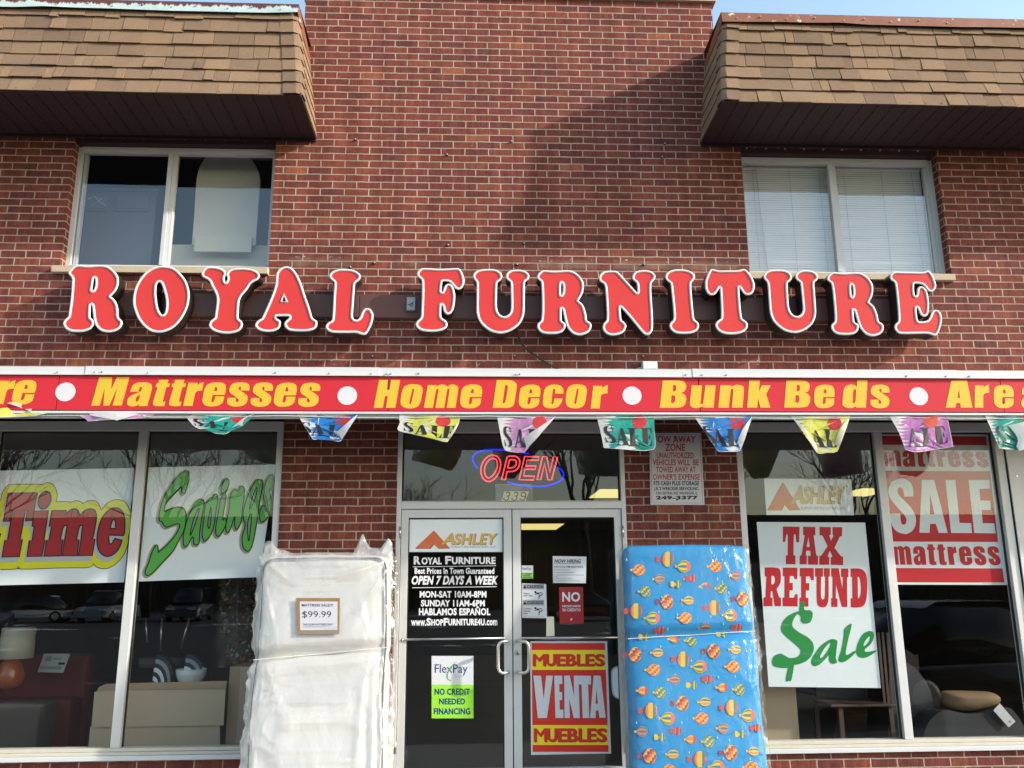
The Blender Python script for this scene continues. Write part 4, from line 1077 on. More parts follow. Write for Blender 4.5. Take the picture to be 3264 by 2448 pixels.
# cord the pennants hang from, sagging a little between its fixings
mb = MB(); P = []
for i in range(121):
    x = -4.6+9.6*i/120
    P.append((x, -0.676+0.004*math.sin(x*5), 2.752-0.012*abs(math.sin(x*2.1+0.4))))
mb.tube(P, 0.004, PINK[0], n=6)
tag(mb.build('bunting_string'), 'thin white cord under the red banner that carries the sale pennants', 'string')

# ================================================================== POSTERS BEHIND THE GLASS
def sheet_root(name, label, cat, loc, group=None): return None
YP = 0.070
def poster(name, cat, label, org, s, Y, group=None):
    ox, oy = org
    k = [0]
    mb = MB()
    def lay(n): return lambda x, y: pt(ox+x/s, oy+y/s, Y-0.0011*n)
    def done():
        o = mb.build(name)
        tag(o, label, cat, group)
        return o
    return mb, lay, done

# --- Time
mb, lay, done = poster('window_poster', 'poster', 'white poster with slanted red word Time on a yellow cloud shape', (0, 1480), 4.147, 0.073)
rect(mb, ((-190, 88), (1772, 48), (1652, 1470), (1640, 1560), (-190, 1604)), lay(0), M['paper'])
blob = smooth([(-120,480,1),(0,480),(20,400),(60,330),(120,270),(320,264),(520,262),(548,280,1),(600,248),(660,245),(720,290),(750,370),(755,430),(740,495,1),(910,495),(925,508,1),(990,482),(1060,490),(1098,525,1),(1150,490),(1220,478),(1290,505),(1340,605,1),(1400,530),(1480,480),(1560,467),(1640,490),(1700,570),(1730,690),(1725,820),(1695,970,1),(1690,1050),(1640,1190),(1550,1300),(1440,1370),(1360,1378),(1280,1360),(1230,1312,1),(1175,1362),(960,1368),(740,1372),(290,1385),(248,1350,1),(200,1385),(-120,1388,1)], 4)
put(mb, [blob], lay(1), M['yellow']); stroke(mb, blob, lay(1.6), 0.0025, M['black'])
TT = [([(108,380),(492,375),(428,745),(338,750),(362,605),(335,605),(265,990),(295,990),(255,1220),(25,1225),(65,1000),(100,1000),(170,600),(150,600),(128,755),(45,758)], None),
      ([(448,620),(640,610),(580,995),(592,1000),(555,1215),(355,1218),(388,1010),(425,1005),(452,825),(425,825)], None)]
shapes = [(corners(a), None) for a, _ in TT]
shapes.append(([(685,612,1),(880,612,1),(868,662,1),(930,605),(990,590),(1035,620),(1055,690,1),(1110,620),(1190,590),(1250,610),(1272,680),(1262,800),(1225,985,1),(1255,990,1),(1220,1205,1),(1035,1208,1),(1070,1000,1),(1085,860),(1095,815),(1075,805),(1045,840),(1012,990,1),(1045,1000,1),(1020,1208,1),(820,1210,1),(855,1000,1),(880,860),(885,815),(860,808),(830,850),(800,990,1),(832,1000,1),(805,1210,1),(580,1215,1),(612,1005,1),(650,1000,1),(680,825,1),(650,822,1)], None))
shapes.append(([(1640,940,1),(1650,800),(1640,680),(1595,600),(1520,575),(1430,610),(1340,730),(1290,900),(1285,1050),(1320,1160),(1400,1215),(1480,1200),(1560,1130),(1615,1005,1),(1515,980,1),(1490,1030),(1460,1055),(1440,1020),(1440,935,1)], [(1455,850,1),(1480,760),(1505,730),(1525,760),(1525,845,1)]))
dot = ellipse(588, 475, 82, 118, 26, -0.18)
fills = [[smooth(o, 4)]+([smooth(h, 4)] if h else []) for o, h in shapes]+[[dot]]
for c in fills:
    sh = [[(p[0]-28, p[1]+62) for p in q] for q in c]
    stroke(mb, sh[0], lay(2), 0.007, M['lgrey']); put(mb, [sh[0]], lay(2.4), M['lgrey'])
    stroke(mb, c[0], lay(2.4), 0.0085, M['lgrey'])
for c in fills:
    put(mb, c, lay(3.2), M['dred'])
    for q in c: stroke(mb, q, lay(3.9), 0.0048, M['black'])
put(mb, [corners([(-40,905),(20,915),(0,970),(-40,990)])], lay(3.2), M['black'])
done()
# --- Savings
mb, lay, done = poster('window_poster', 'poster', 'white poster with rising green script word Savings', (420, 1480), 4.147, 0.073)
rect(mb, ((172, 42), (1905, 2), (1690, 1490), (50, 1550)), lay(0), M['paper'])
SV = [([(755,125),(730,85),(680,100),(600,170),(500,310),(420,450),(380,570),(360,690),(370,750),(400,760),(420,800),(460,830),(520,810),(600,785),(630,800),(625,850),(560,960),(460,1070),(350,1165,1),(345,1090),(325,1065),(300,1095),(260,1180),(220,1310),(180,1400),(180,1450),(210,1470),(280,1430),(420,1280),(540,1150),(620,1010),(690,870),(715,740),(715,640),(680,580),(620,565),(540,580),(460,615),(435,625),(430,580),(460,500),(540,410),(620,330),(660,300),(660,350),(680,385),(705,370),(730,290),(755,200)], ()),
 ([(955,500),(930,465),(890,465),(830,530),(760,660),(710,810),(680,960),(685,1060),(705,1090),(740,1070),(800,960),(815,990),(820,1050),(850,1065),(885,1050),(895,980),(900,880),(935,660),(955,560)], ([(890,580),(850,640),(800,790),(770,930),(790,910),(840,780),(880,650)],)),
 ([(1050,440),(1000,490),(970,560),(950,740),(930,900),(945,1000),(975,1010),(1030,950),(1080,840),(1110,640),(1135,470),(1125,400),(1095,400),(1060,450)], ([(1045,560),(1020,690),(1005,800),(1020,850),(1040,780),(1050,650)],)),
 ([(1200,420),(1165,500),(1140,660),(1110,830),(1110,920),(1140,955),(1180,920),(1240,810),(1245,740),(1225,710),(1210,740),(1205,690),(1240,480),(1245,400),(1225,385)], ()),
 ([(1275,205),(1245,190),(1210,230),(1185,310),(1185,370),(1205,390),(1240,370),(1275,290),(1283,240)], ()),
 ([(1370,325),(1330,360),(1300,440),(1285,600),(1250,760),(1245,870),(1270,905),(1310,840),(1360,690),(1360,800),(1380,860),(1420,820),(1450,730),(1460,600),(1490,360),(1465,290),(1430,305),(1400,360)], ()),
 ([(1700,205),(1650,210),(1590,300),(1520,450),(1480,600),(1475,720),(1500,780),(1490,850),(1460,960),(1470,1090),(1530,1150),(1580,1100),(1620,950),(1660,720),(1690,500),(1730,280),(1725,215)], ([(1655,300),(1600,420),(1565,550),(1570,590),(1610,500),(1650,380)], [(1580,650),(1530,790),(1545,1020),(1570,850)])),
 ([(1850,135),(1800,190),(1760,290),(1745,420),(1770,540),(1790,610),(1770,620),(1750,545),(1720,560),(1690,650),(1695,740),(1730,760),(1790,710),(1835,600),(1840,470),(1820,340),(1850,320),(1870,220),(1868,150)], ())]
for o, h in SV:
    c = [(p[0]-18, p[1]+12) for p in smooth(o, 4)]
    stroke(mb, c, lay(1), 0.0145, M['yellow'])
for o, h in SV:
    c = [(p[0]-18, p[1]+14) for p in smooth(o, 4)]
    stroke(mb, c, lay(1.7), 0.0105, M['grey']); put(mb, [c], lay(1.9), M['grey'])
for o, h in SV:
    put(mb, [smooth(o, 4)]+[smooth(q, 4) for q in h], lay(2.8), M['green'])
    for q in (o,)+tuple(h): stroke(mb, smooth(q, 4), lay(3.5), 0.0042, M['black'])
    for q in h: put(mb, [smooth(q, 4)], lay(2.75), M['grey'])
rect(mb, ((1905, -20), (1985, -20), (1975, 68), (1915, 72)), lay(-0.0), M['grey'])
done()

def ashley(mb, lay, tri, word, small, big_a):
    put(mb, [corners([(p[0]+5, p[1]+4) for p in tri])], lay(1), M['gold2']); put(mb, [corners(tri)], lay(1.5), M['orange'])
    f = lambda q, d: tuple((p[0]+d, p[1]+d) for p in q)
    text(mb, 'SHLEY', quadmap(*f(word, 3)), lay(2), M['gold2'], 0.03); text(mb, 'SHLEY', quadmap(*word), lay(2.6), M['gold'], 0.03)
    text(mb, 'A', quadmap(*f(big_a, 3)), lay(2), M['gold2'], 0.03); text(mb, 'A', quadmap(*big_a), lay(2.6), M['gold'], 0.03)
    text(mb, 'FURNITURE INDUSTRIES, INC.', quadmap(*small), lay(1), M['grey'], 0.0)
def Q(x0, y0, x1, y1, sl=0.0): return ((x0+sl, y0), (x1+sl, y0), (x1, y1), (x0, y1))
# --- card above TAX REFUND
mb, lay, done = poster('window_card', 'sign', 'pale card with an orange triangle and gold lettering above the tax refund poster', (2390, 1500), 2.3705, YP)
rect(mb, ((108, 60), (768, 65), (788, 337), (125, 335)), lay(0), M['paper'])
ashley(mb, lay, [(132,297),(248,87),(375,293),(297,297),(258,255),(238,297)], ((412,115),(722,113),(712,254),(400,250)), ((388,273),(728,275),(728,299),(388,298)), ((350,108),(420,112),(408,250),(310,253)))
text(mb, 'R', (733, 108, 746, 130), lay(1), M['grey'], 0.0)
done()
# --- TAX REFUND $ale
mb, lay, done = poster('window_poster', 'poster', 'tall white poster with red slab letters TAX REFUND and a green script dollar sign', (2390, 1500), 2.3705, YP)
rect(mb, ((52, 388), (872, 393), (990, 1643), (143, 1633)), lay(0), M['paper'])
SL = [([(250,422),(376,424),(373,542),(352,542),(345,482),(333,482),(330,640),(345,642),(345,708),(272,708),(272,642),(286,640),(287,482),(277,482),(267,540),(250,540)], []),
 ([(403,424),(495,426),(495,490),(482,490),(503,642),(516,644),(515,712),(440,710),(440,645),(460,643),(457,605),(428,605),(422,640),(432,643),(430,708),(377,708),(377,643),(390,640),(415,488),(403,488)], [[(430,578),(443,500),(453,578)]]),
 ([(527,425),(612,427),(612,485),(600,488),(614,530),(634,488),(625,485),(625,427),(698,428),(698,495),(682,497),(640,585),(690,648),(705,650),(705,714),(612,712),(612,655),(625,650),(606,606),(588,650),(600,655),(600,712),(525,712),(525,645),(540,643),(588,570),(548,490),(527,490)], []),
 ([(250,733),(360,733),(360,820),(340,820),(332,797),(303,797),(301,848),(325,848),(325,905),(301,905),(300,960),(335,960),(342,935),(362,935),(362,1027),(248,1025),(248,960),(262,958),(262,798),(250,798)], []),
 ([(378,735),(483,736),(485,828),(462,828),(455,800),(425,800),(424,850),(450,850),(450,905),(424,907),(424,960),(443,962),(443,1027),(376,1027),(376,960),(388,958),(388,800),(378,798)], []),
 ([(615,738),(672,738),(702,900),(702,805),(690,803),(690,740),(745,740),(745,805),(735,805),(737,1032),(695,1030),(652,860),(650,965),(663,967),(663,1030),(615,1030),(615,965),(625,962),(625,802),(615,800)], [])]
for o, h in SL: put(mb, [smooth(corners(o))]+[corners(q) for q in h], lay(1), M['red'])
put(mb, [smooth([(113,732,1),(190,733),(225,745),(235,790),(230,850),(202,895,1),(222,958,1),(236,960,1),(236,1025,1),(188,1025,1),(170,910,1),(160,910,1),(157,958,1),(172,962,1),(172,1025,1),(103,1025,1),(103,960,1),(118,958,1),(125,800,1),(113,798,1)], 4), smooth([(165,795,1),(180,797),(190,815),(188,845),(178,858),(163,858,1)], 4)], lay(1), M['red'])
put(mb, [smooth([(493,737,1),(553,737,1),(553,800,1),(540,803,1),(538,940),(545,970),(560,970),(567,940),(570,803,1),(560,800,1),(560,738,1),(605,738,1),(605,800,1),(595,803,1),(595,960),(580,1020),(550,1033),(515,1018),(505,960),(505,803,1),(493,800,1)], 4)], lay(1), M['red'])
put(mb, [smooth([(762,740,1),(830,741),(870,765),(887,830),(885,940),(868,1010),(830,1033),(763,1032,1),(763,965,1),(775,963,1),(773,803,1),(762,802,1)], 4), smooth([(815,803,1),(828,810),(838,860),(838,920),(830,955),(818,965,1)], 4)], lay(1), M['red'])
put(mb, [smooth([(380,990,1),(423,995,1),(412,1050),(455,1055),(475,1075),(470,1120),(450,1150),(410,1155),(385,1135),(385,1105),(365,1085),(345,1100),(325,1140),(325,1180),(370,1220),(440,1260),(480,1310),(480,1370),(440,1430),(380,1460),(335,1468,1),(315,1580),(295,1590),(272,1585),(290,1490,1),(230,1490),(180,1475),(168,1440),(185,1400),(230,1382),(260,1395),(300,1415),(350,1410),(380,1385),(380,1350),(340,1310),(270,1250),(237,1205),(245,1150),(280,1105),(330,1075),(372,1062,1)], 4)], lay(2), M['dgreen'])
put(mb, [smooth([(662,1300,1),(655,1280),(610,1275),(540,1320),(480,1400),(465,1450),(490,1478),(540,1455),(600,1390,1),(600,1440),(625,1460),(660,1450),(650,1420),(655,1360)], 4), smooth([(605,1300),(560,1350),(530,1410),(555,1405),(600,1340)], 4)], lay(2), M['dgreen'])
put(mb, [smooth([(770,1158),(715,1195),(710,1250),(690,1360),(670,1430),(700,1448),(740,1430),(800,1375),(790,1362),(745,1390),(725,1380),(745,1270)], 4)], lay(2), M['dgreen'])
put(mb, [smooth([(960,1360),(930,1385),(880,1412),(830,1410),(805,1375),(815,1310),(850,1240),(895,1213),(930,1220),(938,1255),(915,1310),(870,1350),(880,1370),(930,1362)], 4), smooth([(905,1250),(870,1290),(860,1325),(885,1310),(905,1280)], 4)], lay(2), M['dgreen'])
done()
# --- mattress SALE mattress
mb, lay, done = poster('window_poster', 'poster', 'red and white poster with huge SALE between two lines reading mattress', (2780, 1370), 3.252, YP)
rect(mb, ((58, 40), (1208, 50), (1408, 1608), (220, 1605)), lay(0), M['paper'])
for q in (((92,62),(1182,68),(1190,160),(100,155)), ((122,425),(1222,430),(1305,1163),(200,1157)), ((233,1432),(1350,1437),(1372,1583),(252,1580))): rect(mb, q, lay(1), M['red'])
def word(s, q, gap=0.05, slant=0.158):
    """a word in the banner's heavy alphabet, set upright, fitted into q"""
    cs_all, x = [], 0.0
    cap = 0.171*0.5
    for ch in s:
        cs, gx, gz = GL[ch]
        ps = [[(p[0]-(p[1]-gz)*slant, p[1]-gz) for p in c] for c in cs]
        a = min(p[0] for c in ps for p in c); b = max(p[0] for c in ps for p in c)
        cs_all += [[(p[0]-a+x, p[1]) for p in c] for c in ps]
        x += b-a+gap*0.17
    y1 = max(p[1] for c in cs_all for p in c); y0 = min(p[1] for c in cs_all for p in c); x1 = max(p[0] for c in cs_all for p in c)
    return [[q(p[0]/x1, (p[1]-y0)/(y1-y0)) for p in c] for c in cs_all]
for q in (((98,190),(1182,212),(1215,392),(112,382)), ((200,1184),(1310,1190),(1338,1407),(222,1402))):
    for c in group_glyphs(word('mattress', quadmap(*q), 0.14)) if False else [word('mattress', quadmap(*q), 0.16)]:
        put(mb, c, lay(1), M['red'])
put(mb, [smooth([(425,692,1),(425,620),(400,550),(340,510),(280,508),(200,545),(168,630),(185,700),(240,780),(330,880),(355,930),(345,975),(320,982),(300,960),(290,870,1),(187,870,1),(195,960),(240,1040),(310,1075),(370,1075),(430,1030),(455,950),(440,870),(380,780),(280,680),(262,630),(275,600),(300,598),(320,620),(335,692,1)], 4)], lay(2), M['paper'])
put(mb, [corners([(515,518),(642,518),(783,1070),(690,1068),(660,975),(600,975),(595,1068),(490,1065)]), corners([(597,875),(600,665),(645,875)])], lay(2), M['paper'])
put(mb, [corners([(760,520),(862,520),(905,965),(1025,968),(1035,1070),(818,1070)])], lay(2), M['paper'])
put(mb, [corners([(1000,520),(1215,520),(1220,610),(1112,612),(1120,733),(1225,735),(1230,830),(1135,832),(1145,968),(1265,970),(1280,1073),(1058,1070)])], lay(2), M['paper'])
rect(mb, ((1150, 1590), (1370, 1594), (1370, 1599), (1150, 1595)), lay(1), M['lgrey'])
done()

# ================================================================== TOW AWAY SIGN
cc = crop(1960, 1300, 3.77, -0.012)
mb = MB()
q = [(415,306),(420,302),(1028,301),(1036,310),(1077,1155),(1070,1166),(438,1163),(428,1154)]
M['plate'] = plain('enamel_plate', (0.62, 0.60, 0.60), 0.4, 0.5, 0.08, 7.0)
M['plate_red'] = ink('enamel_red', 176, 62, 58, 0.4)
vs = [cc(*p) for p in q]; n = len(vs)
mb.front(vs, [tuple(range(n))], M['plate']); mb.add([v for v in vs]+[v+Vector((0, 0.008, 0)) for v in vs], [(i, (i+1) % n, n+(i+1) % n, n+i) for i in range(n)], M['plate'])
ly = lambda k: (lambda x, y: cc(x, y, -0.0008*k))
stroke(mb, [(430,322),(1020,320),(1056,1145),(446,1142)], ly(1), 0.0018, M['plate_red'])
for s, b, m, bo in (('TOW AWAY', (455,335,972,418), 'plate_red', .02), ('ZONE', (603,430,842,520), 'plate_red', .02), ('UNAUTHORIZED', (503,535,948,607), 'plate_red', .015), ('VEHICLES WILL  BE', (455,618,1007,692), 'plate_red', .015), ('TOWED AWAY AT', (497,706,970,778), 'plate_red', .015), ("OWNER'S EXPENSE", (455,793,1020,866), 'plate_red', .015), ('$75 CASH PLUS STORAGE', (465,880,1010,940), 'black', .02), ("J.R.'S WRECKER SERVICE,INC.", (470,950,1013,1000), 'black', .02), ('3100 CENTRAL AVE. WAUKEGAN, IL.', (490,1008,997,1047), 'black', .01), ('249-3377', (493,1057,998,1103), 'black', .04)):
    text(mb, s, b, ly(1), M[m], bo+0.012)
M['rust'] = plain('rusty_screw', (0.12, 0.05, 0.02), 0.8)
for p, m in (((718, 355), 'gasket'), ((745, 1103), 'rust')):
    c = cc(*p); mb.tube([c+Vector((0, -0.006, 0)), c], 0.008, M[m], n=8, axis=Vector((0, 0, 1)))
tag(mb.build('tow_sign'), 'weathered white metal notice with red tow away text on the right brick pier', 'sign')

# ================================================================== TRANSOM: house number card and neon
cc = crop(1500, 1420, 6.9125, 0.075)
M['clear_card'] = film('clear_plastic_holder', 0.16, 0.06, 3.0)
mb = MB(); rect(mb, ((545, 855), (1352, 855), (1368, 1240), (560, 1240)), lambda x, y: cc(x, y, 0.004), M['clear_card'])
stroke(mb, [(545,855),(1352,855),(1368,1240),(560,1240)], lambda x, y: cc(x, y, 0.003), 0.002, M['lgrey'], True, 0.001)
rect(mb, ((740, 1010), (1285, 1010), (1205, 1236), (680, 1236)), lambda x, y: cc(x, y), M['beige'])
for dx in (0, 182):
    stroke(mb, [(p[0]+dx, p[1]) for p in smooth([(785,1055),(810,1032),(845,1035),(862,1065),(845,1100),(795,1116,1),(830,1130),(838,1165),(810,1200),(765,1210),(720,1165)], 4, False)], lambda x, y: cc(x, y, -0.001), 0.0042, M['black'], False, 0.0005)
stroke(mb, ellipse(1165, 1082, 52, 50, 22), lambda x, y: cc(x, y, -0.001), 0.0042, M['black'], True, 0.0005)
stroke(mb, smooth([(1218,1075),(1210,1140),(1170,1198),(1125,1212),(1080,1170)], 4, False), lambda x, y: cc(x, y, -0.001), 0.0042, M['black'], False, 0.0005)
tag(mb.build('number_card'), 'clear plastic card with slanted beige house number plaque 339 above the doors', 'house number')
neon = thing('neon_sign', pt(1640, 1510, 0.14), 'lit neon sign spelling OPEN in double red tubes with blue arcs', 'neon sign')
cc = crop(1500, 1420, 6.9125, 0.14)
n_red = emit('neon_red', (1.0, 0.045, 0.06), 1.05, (0.5, 0.02, 0.02)); n_blue = emit('neon_blue', (0.0, 0.012, 0.95), 0.95, (0.0, 0.0, 0.35))
def neon_tube(nm, paths, mat, r, closed):
    mb = MB()
    for p in paths: mb.tube([cc(*v) for v in p], r, mat, closed, None, 8)
    mb.build(nm, neon, True)
O1 = smooth([(490,215),(590,245),(650,340),(660,450),(620,600),(540,720),(430,790),(330,775),(255,690),(225,560),(245,430),(310,310),(400,235)], 4)
O2 = smooth([(490,285),(560,310),(590,400),(580,500),(520,620),(420,710),(350,690),(310,600),(310,500),(350,390),(420,310)], 4)
P1 = smooth([(810,240,1),(990,240),(1060,290),(1085,370),(1060,470),(1000,540),(930,570),(805,572,1),(765,755,1),(680,755,1)], 4); P2 = smooth([(860,318,1),(960,315),(1005,350),(1005,410),(960,470),(900,495),(815,497,1)], 4)
E1 = [(1190,245),(1510,250),(1495,325),(1245,325),(1215,450),(1445,450),(1425,525),(1195,525),(1170,670),(1410,680),(1390,760),(1070,755)]
N1 = [(1585,245),(1680,250),(1745,600),(1825,250),(1915,255),(1785,760),(1705,760),(1630,390),(1545,755),(1465,755)]
neon_tube('letter_tube', [O1, O2], n_red, 0.0048, True); neon_tube('letter_tube', [P1, P2], n_red, 0.0048, True); neon_tube('letter_tube', [E1], n_red, 0.0048, True); neon_tube('letter_tube', [N1], n_red, 0.0048, True)
neon_tube('arc_tube', [smooth([(165,510),(90,420),(45,310),(70,220),(160,150),(300,105),(450,92),(700,92),(900,110),(1130,150),(1285,185)], 4, False)], n_blue, 0.0056, False)
neon_tube('arc_tube', [smooth([(810,805),(950,845),(1150,880),(1400,900),(1600,895),(1780,865),(1940,800),(2030,720),(2045,620),(2000,540),(1915,475)], 4, False)], n_blue, 0.0056, False)
mb = MB(); c0 = cc(150, 900, 0.03)
for a, b in (((60, 140), (1980, 140)), ((60, 720), (1980, 720))): mb.tube([cc(*a, 0.02), cc(*b, 0.02)], 0.004, M['gasket'], n=6)
for x, x2 in ((250, -420), (1550, 2050)):
    mb.tube([cc(x, 140, 0.02), pt(1500+x2/6.9125, 1420-330/6.9125, 0.2)], 0.0018, M['gasket'], n=5)
mb.build('backing_frame', neon)

# ================================================================== STICKERS AND LETTERING ON THE DOOR GLASS
DO, DS = (1250, 1600), 1.956
YD = 0.0385
mb, lay, done = poster('glass_card', 'sign', 'pale card with an orange triangle at the top of the left door leaf', DO, DS, YD)
rect(mb, ((108, 103), (692, 103), (690, 312), (105, 312)), lay(0), M['paper'])
ashley(mb, lay, [(143,288),(260,178),(357,286),(285,288),(257,262),(235,288)], ((395,196),(660,194),(645,266),(385,266)), ((365,274),(652,274),(652,289),(365,289)), ((345,192),(400,194),(390,266),(305,266)))
done()
mb, lay, done = poster('door_lettering', 'lettering', 'white vinyl opening hours lettered on the left door glass', DO, DS, YD)
V = M['vinyl_w']
for s, b, bo, shr in (('R', (135,338,178,390), .03, 0), ('OYAL', (183,345,310,390), .03, 0), ('F', (331,337,368,388), .03, 0), ('URNITURE', (372,343,645,388), .03, 0), ('Best Prices In Town Guaranteed', (140,410,637,449), .02, 0), ('OPEN 7 DAYS A WEEK', (122,460,662,517), .03, .25), ('MON-SAT 10AM-8PM', (172,555,588,597), .025, 0), ('SUNDAY 11AM-6PM', (180,610,578,652), .025, 0), ('HABLAMOS ESPA\u00d1OL', (167,652,612,707), .025, 0), ('www.', (118,738,212,773), .02, 0), ('S', (214,724,242,771), .03, 0), ('HOP', (244,731,318,771), .03, 0), ('F', (321,724,348,771), .03, 0), ('URNITURE4U', (350,728,577,770), .03, 0), ('.com', (581,736,656,770), .02, 0)):
    text(mb, s, b, lay(0), V, bo+0.012, shr)
rect(mb, ((128, 403), (648, 396), (648, 399), (128, 406)), lay(0), V); rect(mb, ((125, 533), (652, 526), (652, 530), (125, 537)), lay(0), V)
done()
def flexpay(mb, lay, x0, y0, x1, y1, ym, txt, words, sw):
    rect(mb, (x0, y0, x1, ym), lay(0), M['paper_w']); rect(mb, (x0, ym, x1, y1), lay(0), M['lime'])
    text(mb, 'FlexPay', txt, lay(1), M['navy'], 0.0)
    for s, b in words: text(mb, s, b, lay(1), M['navy'], 0.03)
    if sw:
        put(mb, [smooth(sw, 4)], lay(1.6), M['green'])
mb, lay, done = poster('door_sign', 'sign', 'white and lime sign about credit low on the left door leaf', DO, DS, YD)
flexpay(mb, lay, 246, 960, 507, 1349, 1139, (266, 1012, 470, 1082), (('NO CREDIT', (265,1163,485,1203)), ('NEEDED', (293,1225,455,1262)), ('FINANCING', (260,1285,487,1325))), [(402,995),(370,1030),(350,1070),(350,1100),(372,1117),(350,1108),(341,1090),(345,1060),(365,1025)])
text(mb, 'PLUS', (388,1082,440,1090), lay(1), M['lgrey'], 0.0)
done()
mb, lay, done = poster('door_sticker', 'sticker', 'small white and lime credit sticker at the left edge of the right door leaf', DO, DS, YD)
flexpay(mb, lay, 800, 396, 879, 478, 440, (805, 407, 867, 428), (('NO CREDIT', (807,444,872,453)), ('NEEDED', (815,456,862,464)), ('FINANCING', (807,467,872,475))), None)
done()
mb, lay, done = poster('door_notice', 'notice', 'white typed now hiring notice on the right door leaf', DO, DS, YD)
rect(mb, ((1001, 337), (1211, 341), (1208, 507), (1003, 505)), lay(0), M['paper_w'])
text(mb, 'NOW HIRING', (1012,357,1178,380), lay(1), M['black'], 0.02, 0.25); rect(mb, (1012, 383, 1178, 385), lay(1), M['black'])
text(mb, 'PART & FULL TIME SALES PEOPLE', (1012,399,1192,410), lay(1), M['black'], 0.005)
for y, w in ((422, 90), (438, 128), (454, 185), (464, 22), (477, 112), (490, 160)): rect(mb, (1012, y, 1012+w, y+3), lay(1), M['grey'])
done()
mb, lay, done = poster('door_sticker', 'sticker', 'white bilingual caution sticker with two falling figures on the right door leaf', DO, DS, YD)
rect(mb, ((806, 507), (960, 512), (966, 725), (806, 722)), lay(0), M['paper_w'])
for y, s in ((513, 'CAUTION'), (613, 'CUIDADO')):
    rect(mb, (815, y, 946, y+29), lay(1), M['grey'])
    put(mb, [corners([(818,y+25),(828,y+5),(838,y+25)])], lay(2), M['black']); text(mb, s, (841,y+6,943,y+24), lay(2), M['black'], 0.02)
    rect(mb, (815, y+31, 946, y+32), lay(1), M['black']); rect(mb, (815, y+98, 946, y+99), lay(1), M['black'])
    dy = y-513
    put(mb, [ellipse(893, 562+dy, 7, 7, 12)], lay(1), M['black'])
    for pth in ([(900,565),(915,575),(922,590)], [(903,568),(935,566)], [(890,575),(912,572)], [(920,588),(940,572)], [(920,588),(912,598),(918,603)]): stroke(mb, [(a, b+dy) for a, b in pth], lay(1), 0.0032, M['black'], False)
for s, b in (('Watch', (818,566,856,576)), ('your step.', (818,580,878,592)), ('Cuidado', (820,660,870,670)), ('donde', (820,675,860,685)), ('pisa.', (820,690,848,702))): text(mb, s, b, lay(1), M['black'], 0.015)
done()
mb, lay, done = poster('door_sticker', 'sticker', 'red sticker with large white NO on the right door leaf', DO, DS, YD)
rect(mb, ((1040, 531), (1190, 530), (1195, 760), (1045, 760)), lay(0), M['dred'])
text(mb, 'NO', (1060,562,1172,622), lay(1), V, 0.03); text(mb, 'NECESITAMOS', (1061,643,1174,656), lay(1), V, 0.02); text(mb, 'SU CR\u00c9DITO', (1062,660,1175,682), lay(1), V, 0.02); text(mb, 'P', (1113,725,1124,741), lay(1), V, 0.02)
done()
mb, lay, done = poster('paper_strip', 'paper', 'blank beige paper strip taped under the caution sticker', DO, DS, YD)
rect(mb, ((962, 716), (1008, 714), (1013, 835), (960, 838)), lay(0), M['beige'])
done()
mb, lay, done = poster('door_poster', 'poster', 'red and yellow poster reading MUEBLES VENTA MUEBLES on the right door leaf', DO, DS, YD)
rect(mb, ((860, 868), (1340, 868), (1365, 1568), (866, 1577)), lay(0), M['paper_w'])
def xy(y, t): # left / right edge of the print at height y
    k = (y-868)/700
    return 866+6*k+4 if t == 0 else 1330+24*k-4
for y0, y1, m in ((880, 923, 'p_red'), (923, 1047, 'p_yel'), (1047, 1391, 'p_red'), (1391, 1515, 'p_yel'), (1515, 1558, 'p_red')):
    if m not in M: M[m] = ink(m, 216, 48, 34) if m == 'p_red' else ink(m, 246, 218, 40)
    rect(mb, ((xy(y0,0), y0), (xy(y0,1), y0), (xy(y1,1), y1), (xy(y1,0), y1)), lay(1), M[m])
M['p_dred'] = ink('poster_dark_red', 160, 30, 28)
for s, b in (('MUEBLES', (880,948,1323,1022)), ('MUEBLES', (886,1411,1337,1495))):
    w = (b[2]-b[0])/7.0
    for i, (ch, a, e) in enumerate((('M', 0, 1.14), ('U', 1.22, 2.12), ('E', 2.24, 3.0), ('B', 3.12, 4.04), ('L', 4.16, 4.88), ('E', 4.98, 5.76), ('S', 5.84, 7.0))):
        if ch == 'S': e = 6.74
        q = (b[0]+a*w*1.038, b[1], b[0]+e*w*1.038, b[3])
        for dx, k in ((6, 2.0), (2, 2.3)): text(mb, ch, (q[0]+dx, q[1]+4, q[2]+dx, q[3]+4), lay(k), M['p_dred'], 0.0 if ch == 'M' else 0.02)
        for dx, k in ((-3, 2.9), (0, 3.1), (3, 3.3)): text(mb, ch, (q[0]+dx, q[1], q[2]+dx, q[3]), lay(k), M['p_red'], 0.0 if ch == 'M' else 0.02)
VE = [[(880,1083),(928,1083),(945,1230),(960,1083),(1003,1083),(965,1347),(908,1347)], [(1010,1083),(1060,1083),(1062,1135),(1042,1135),(1043,1185),(1060,1185),(1060,1235),(1044,1235),(1045,1295),(1068,1295),(1068,1347),(1018,1347)], [(1072,1083),(1108,1083),(1135,1215),(1132,1083),(1162,1083),(1170,1347),(1132,1347),(1104,1225),(1108,1347),(1075,1347)], [(1160,1083),(1240,1083),(1240,1138),(1222,1138),(1230,1347),(1188,1347),(1180,1138),(1162,1138)], [(1256,1083),(1300,1083),(1332,1345),(1292,1346),(1286,1300),(1270,1300),(1268,1347),(1234,1347)]]
for c in VE: stroke(mb, c, lay(2), 0.0035, M['p_dred'])
for c in VE[:-1]: put(mb, [corners(c)], lay(2.8), M['paper_w'])
put(mb, [corners(VE[-1]), corners([(1268,1258),(1274,1165),(1283,1258)])], lay(2.8), M['paper_w'])
done()
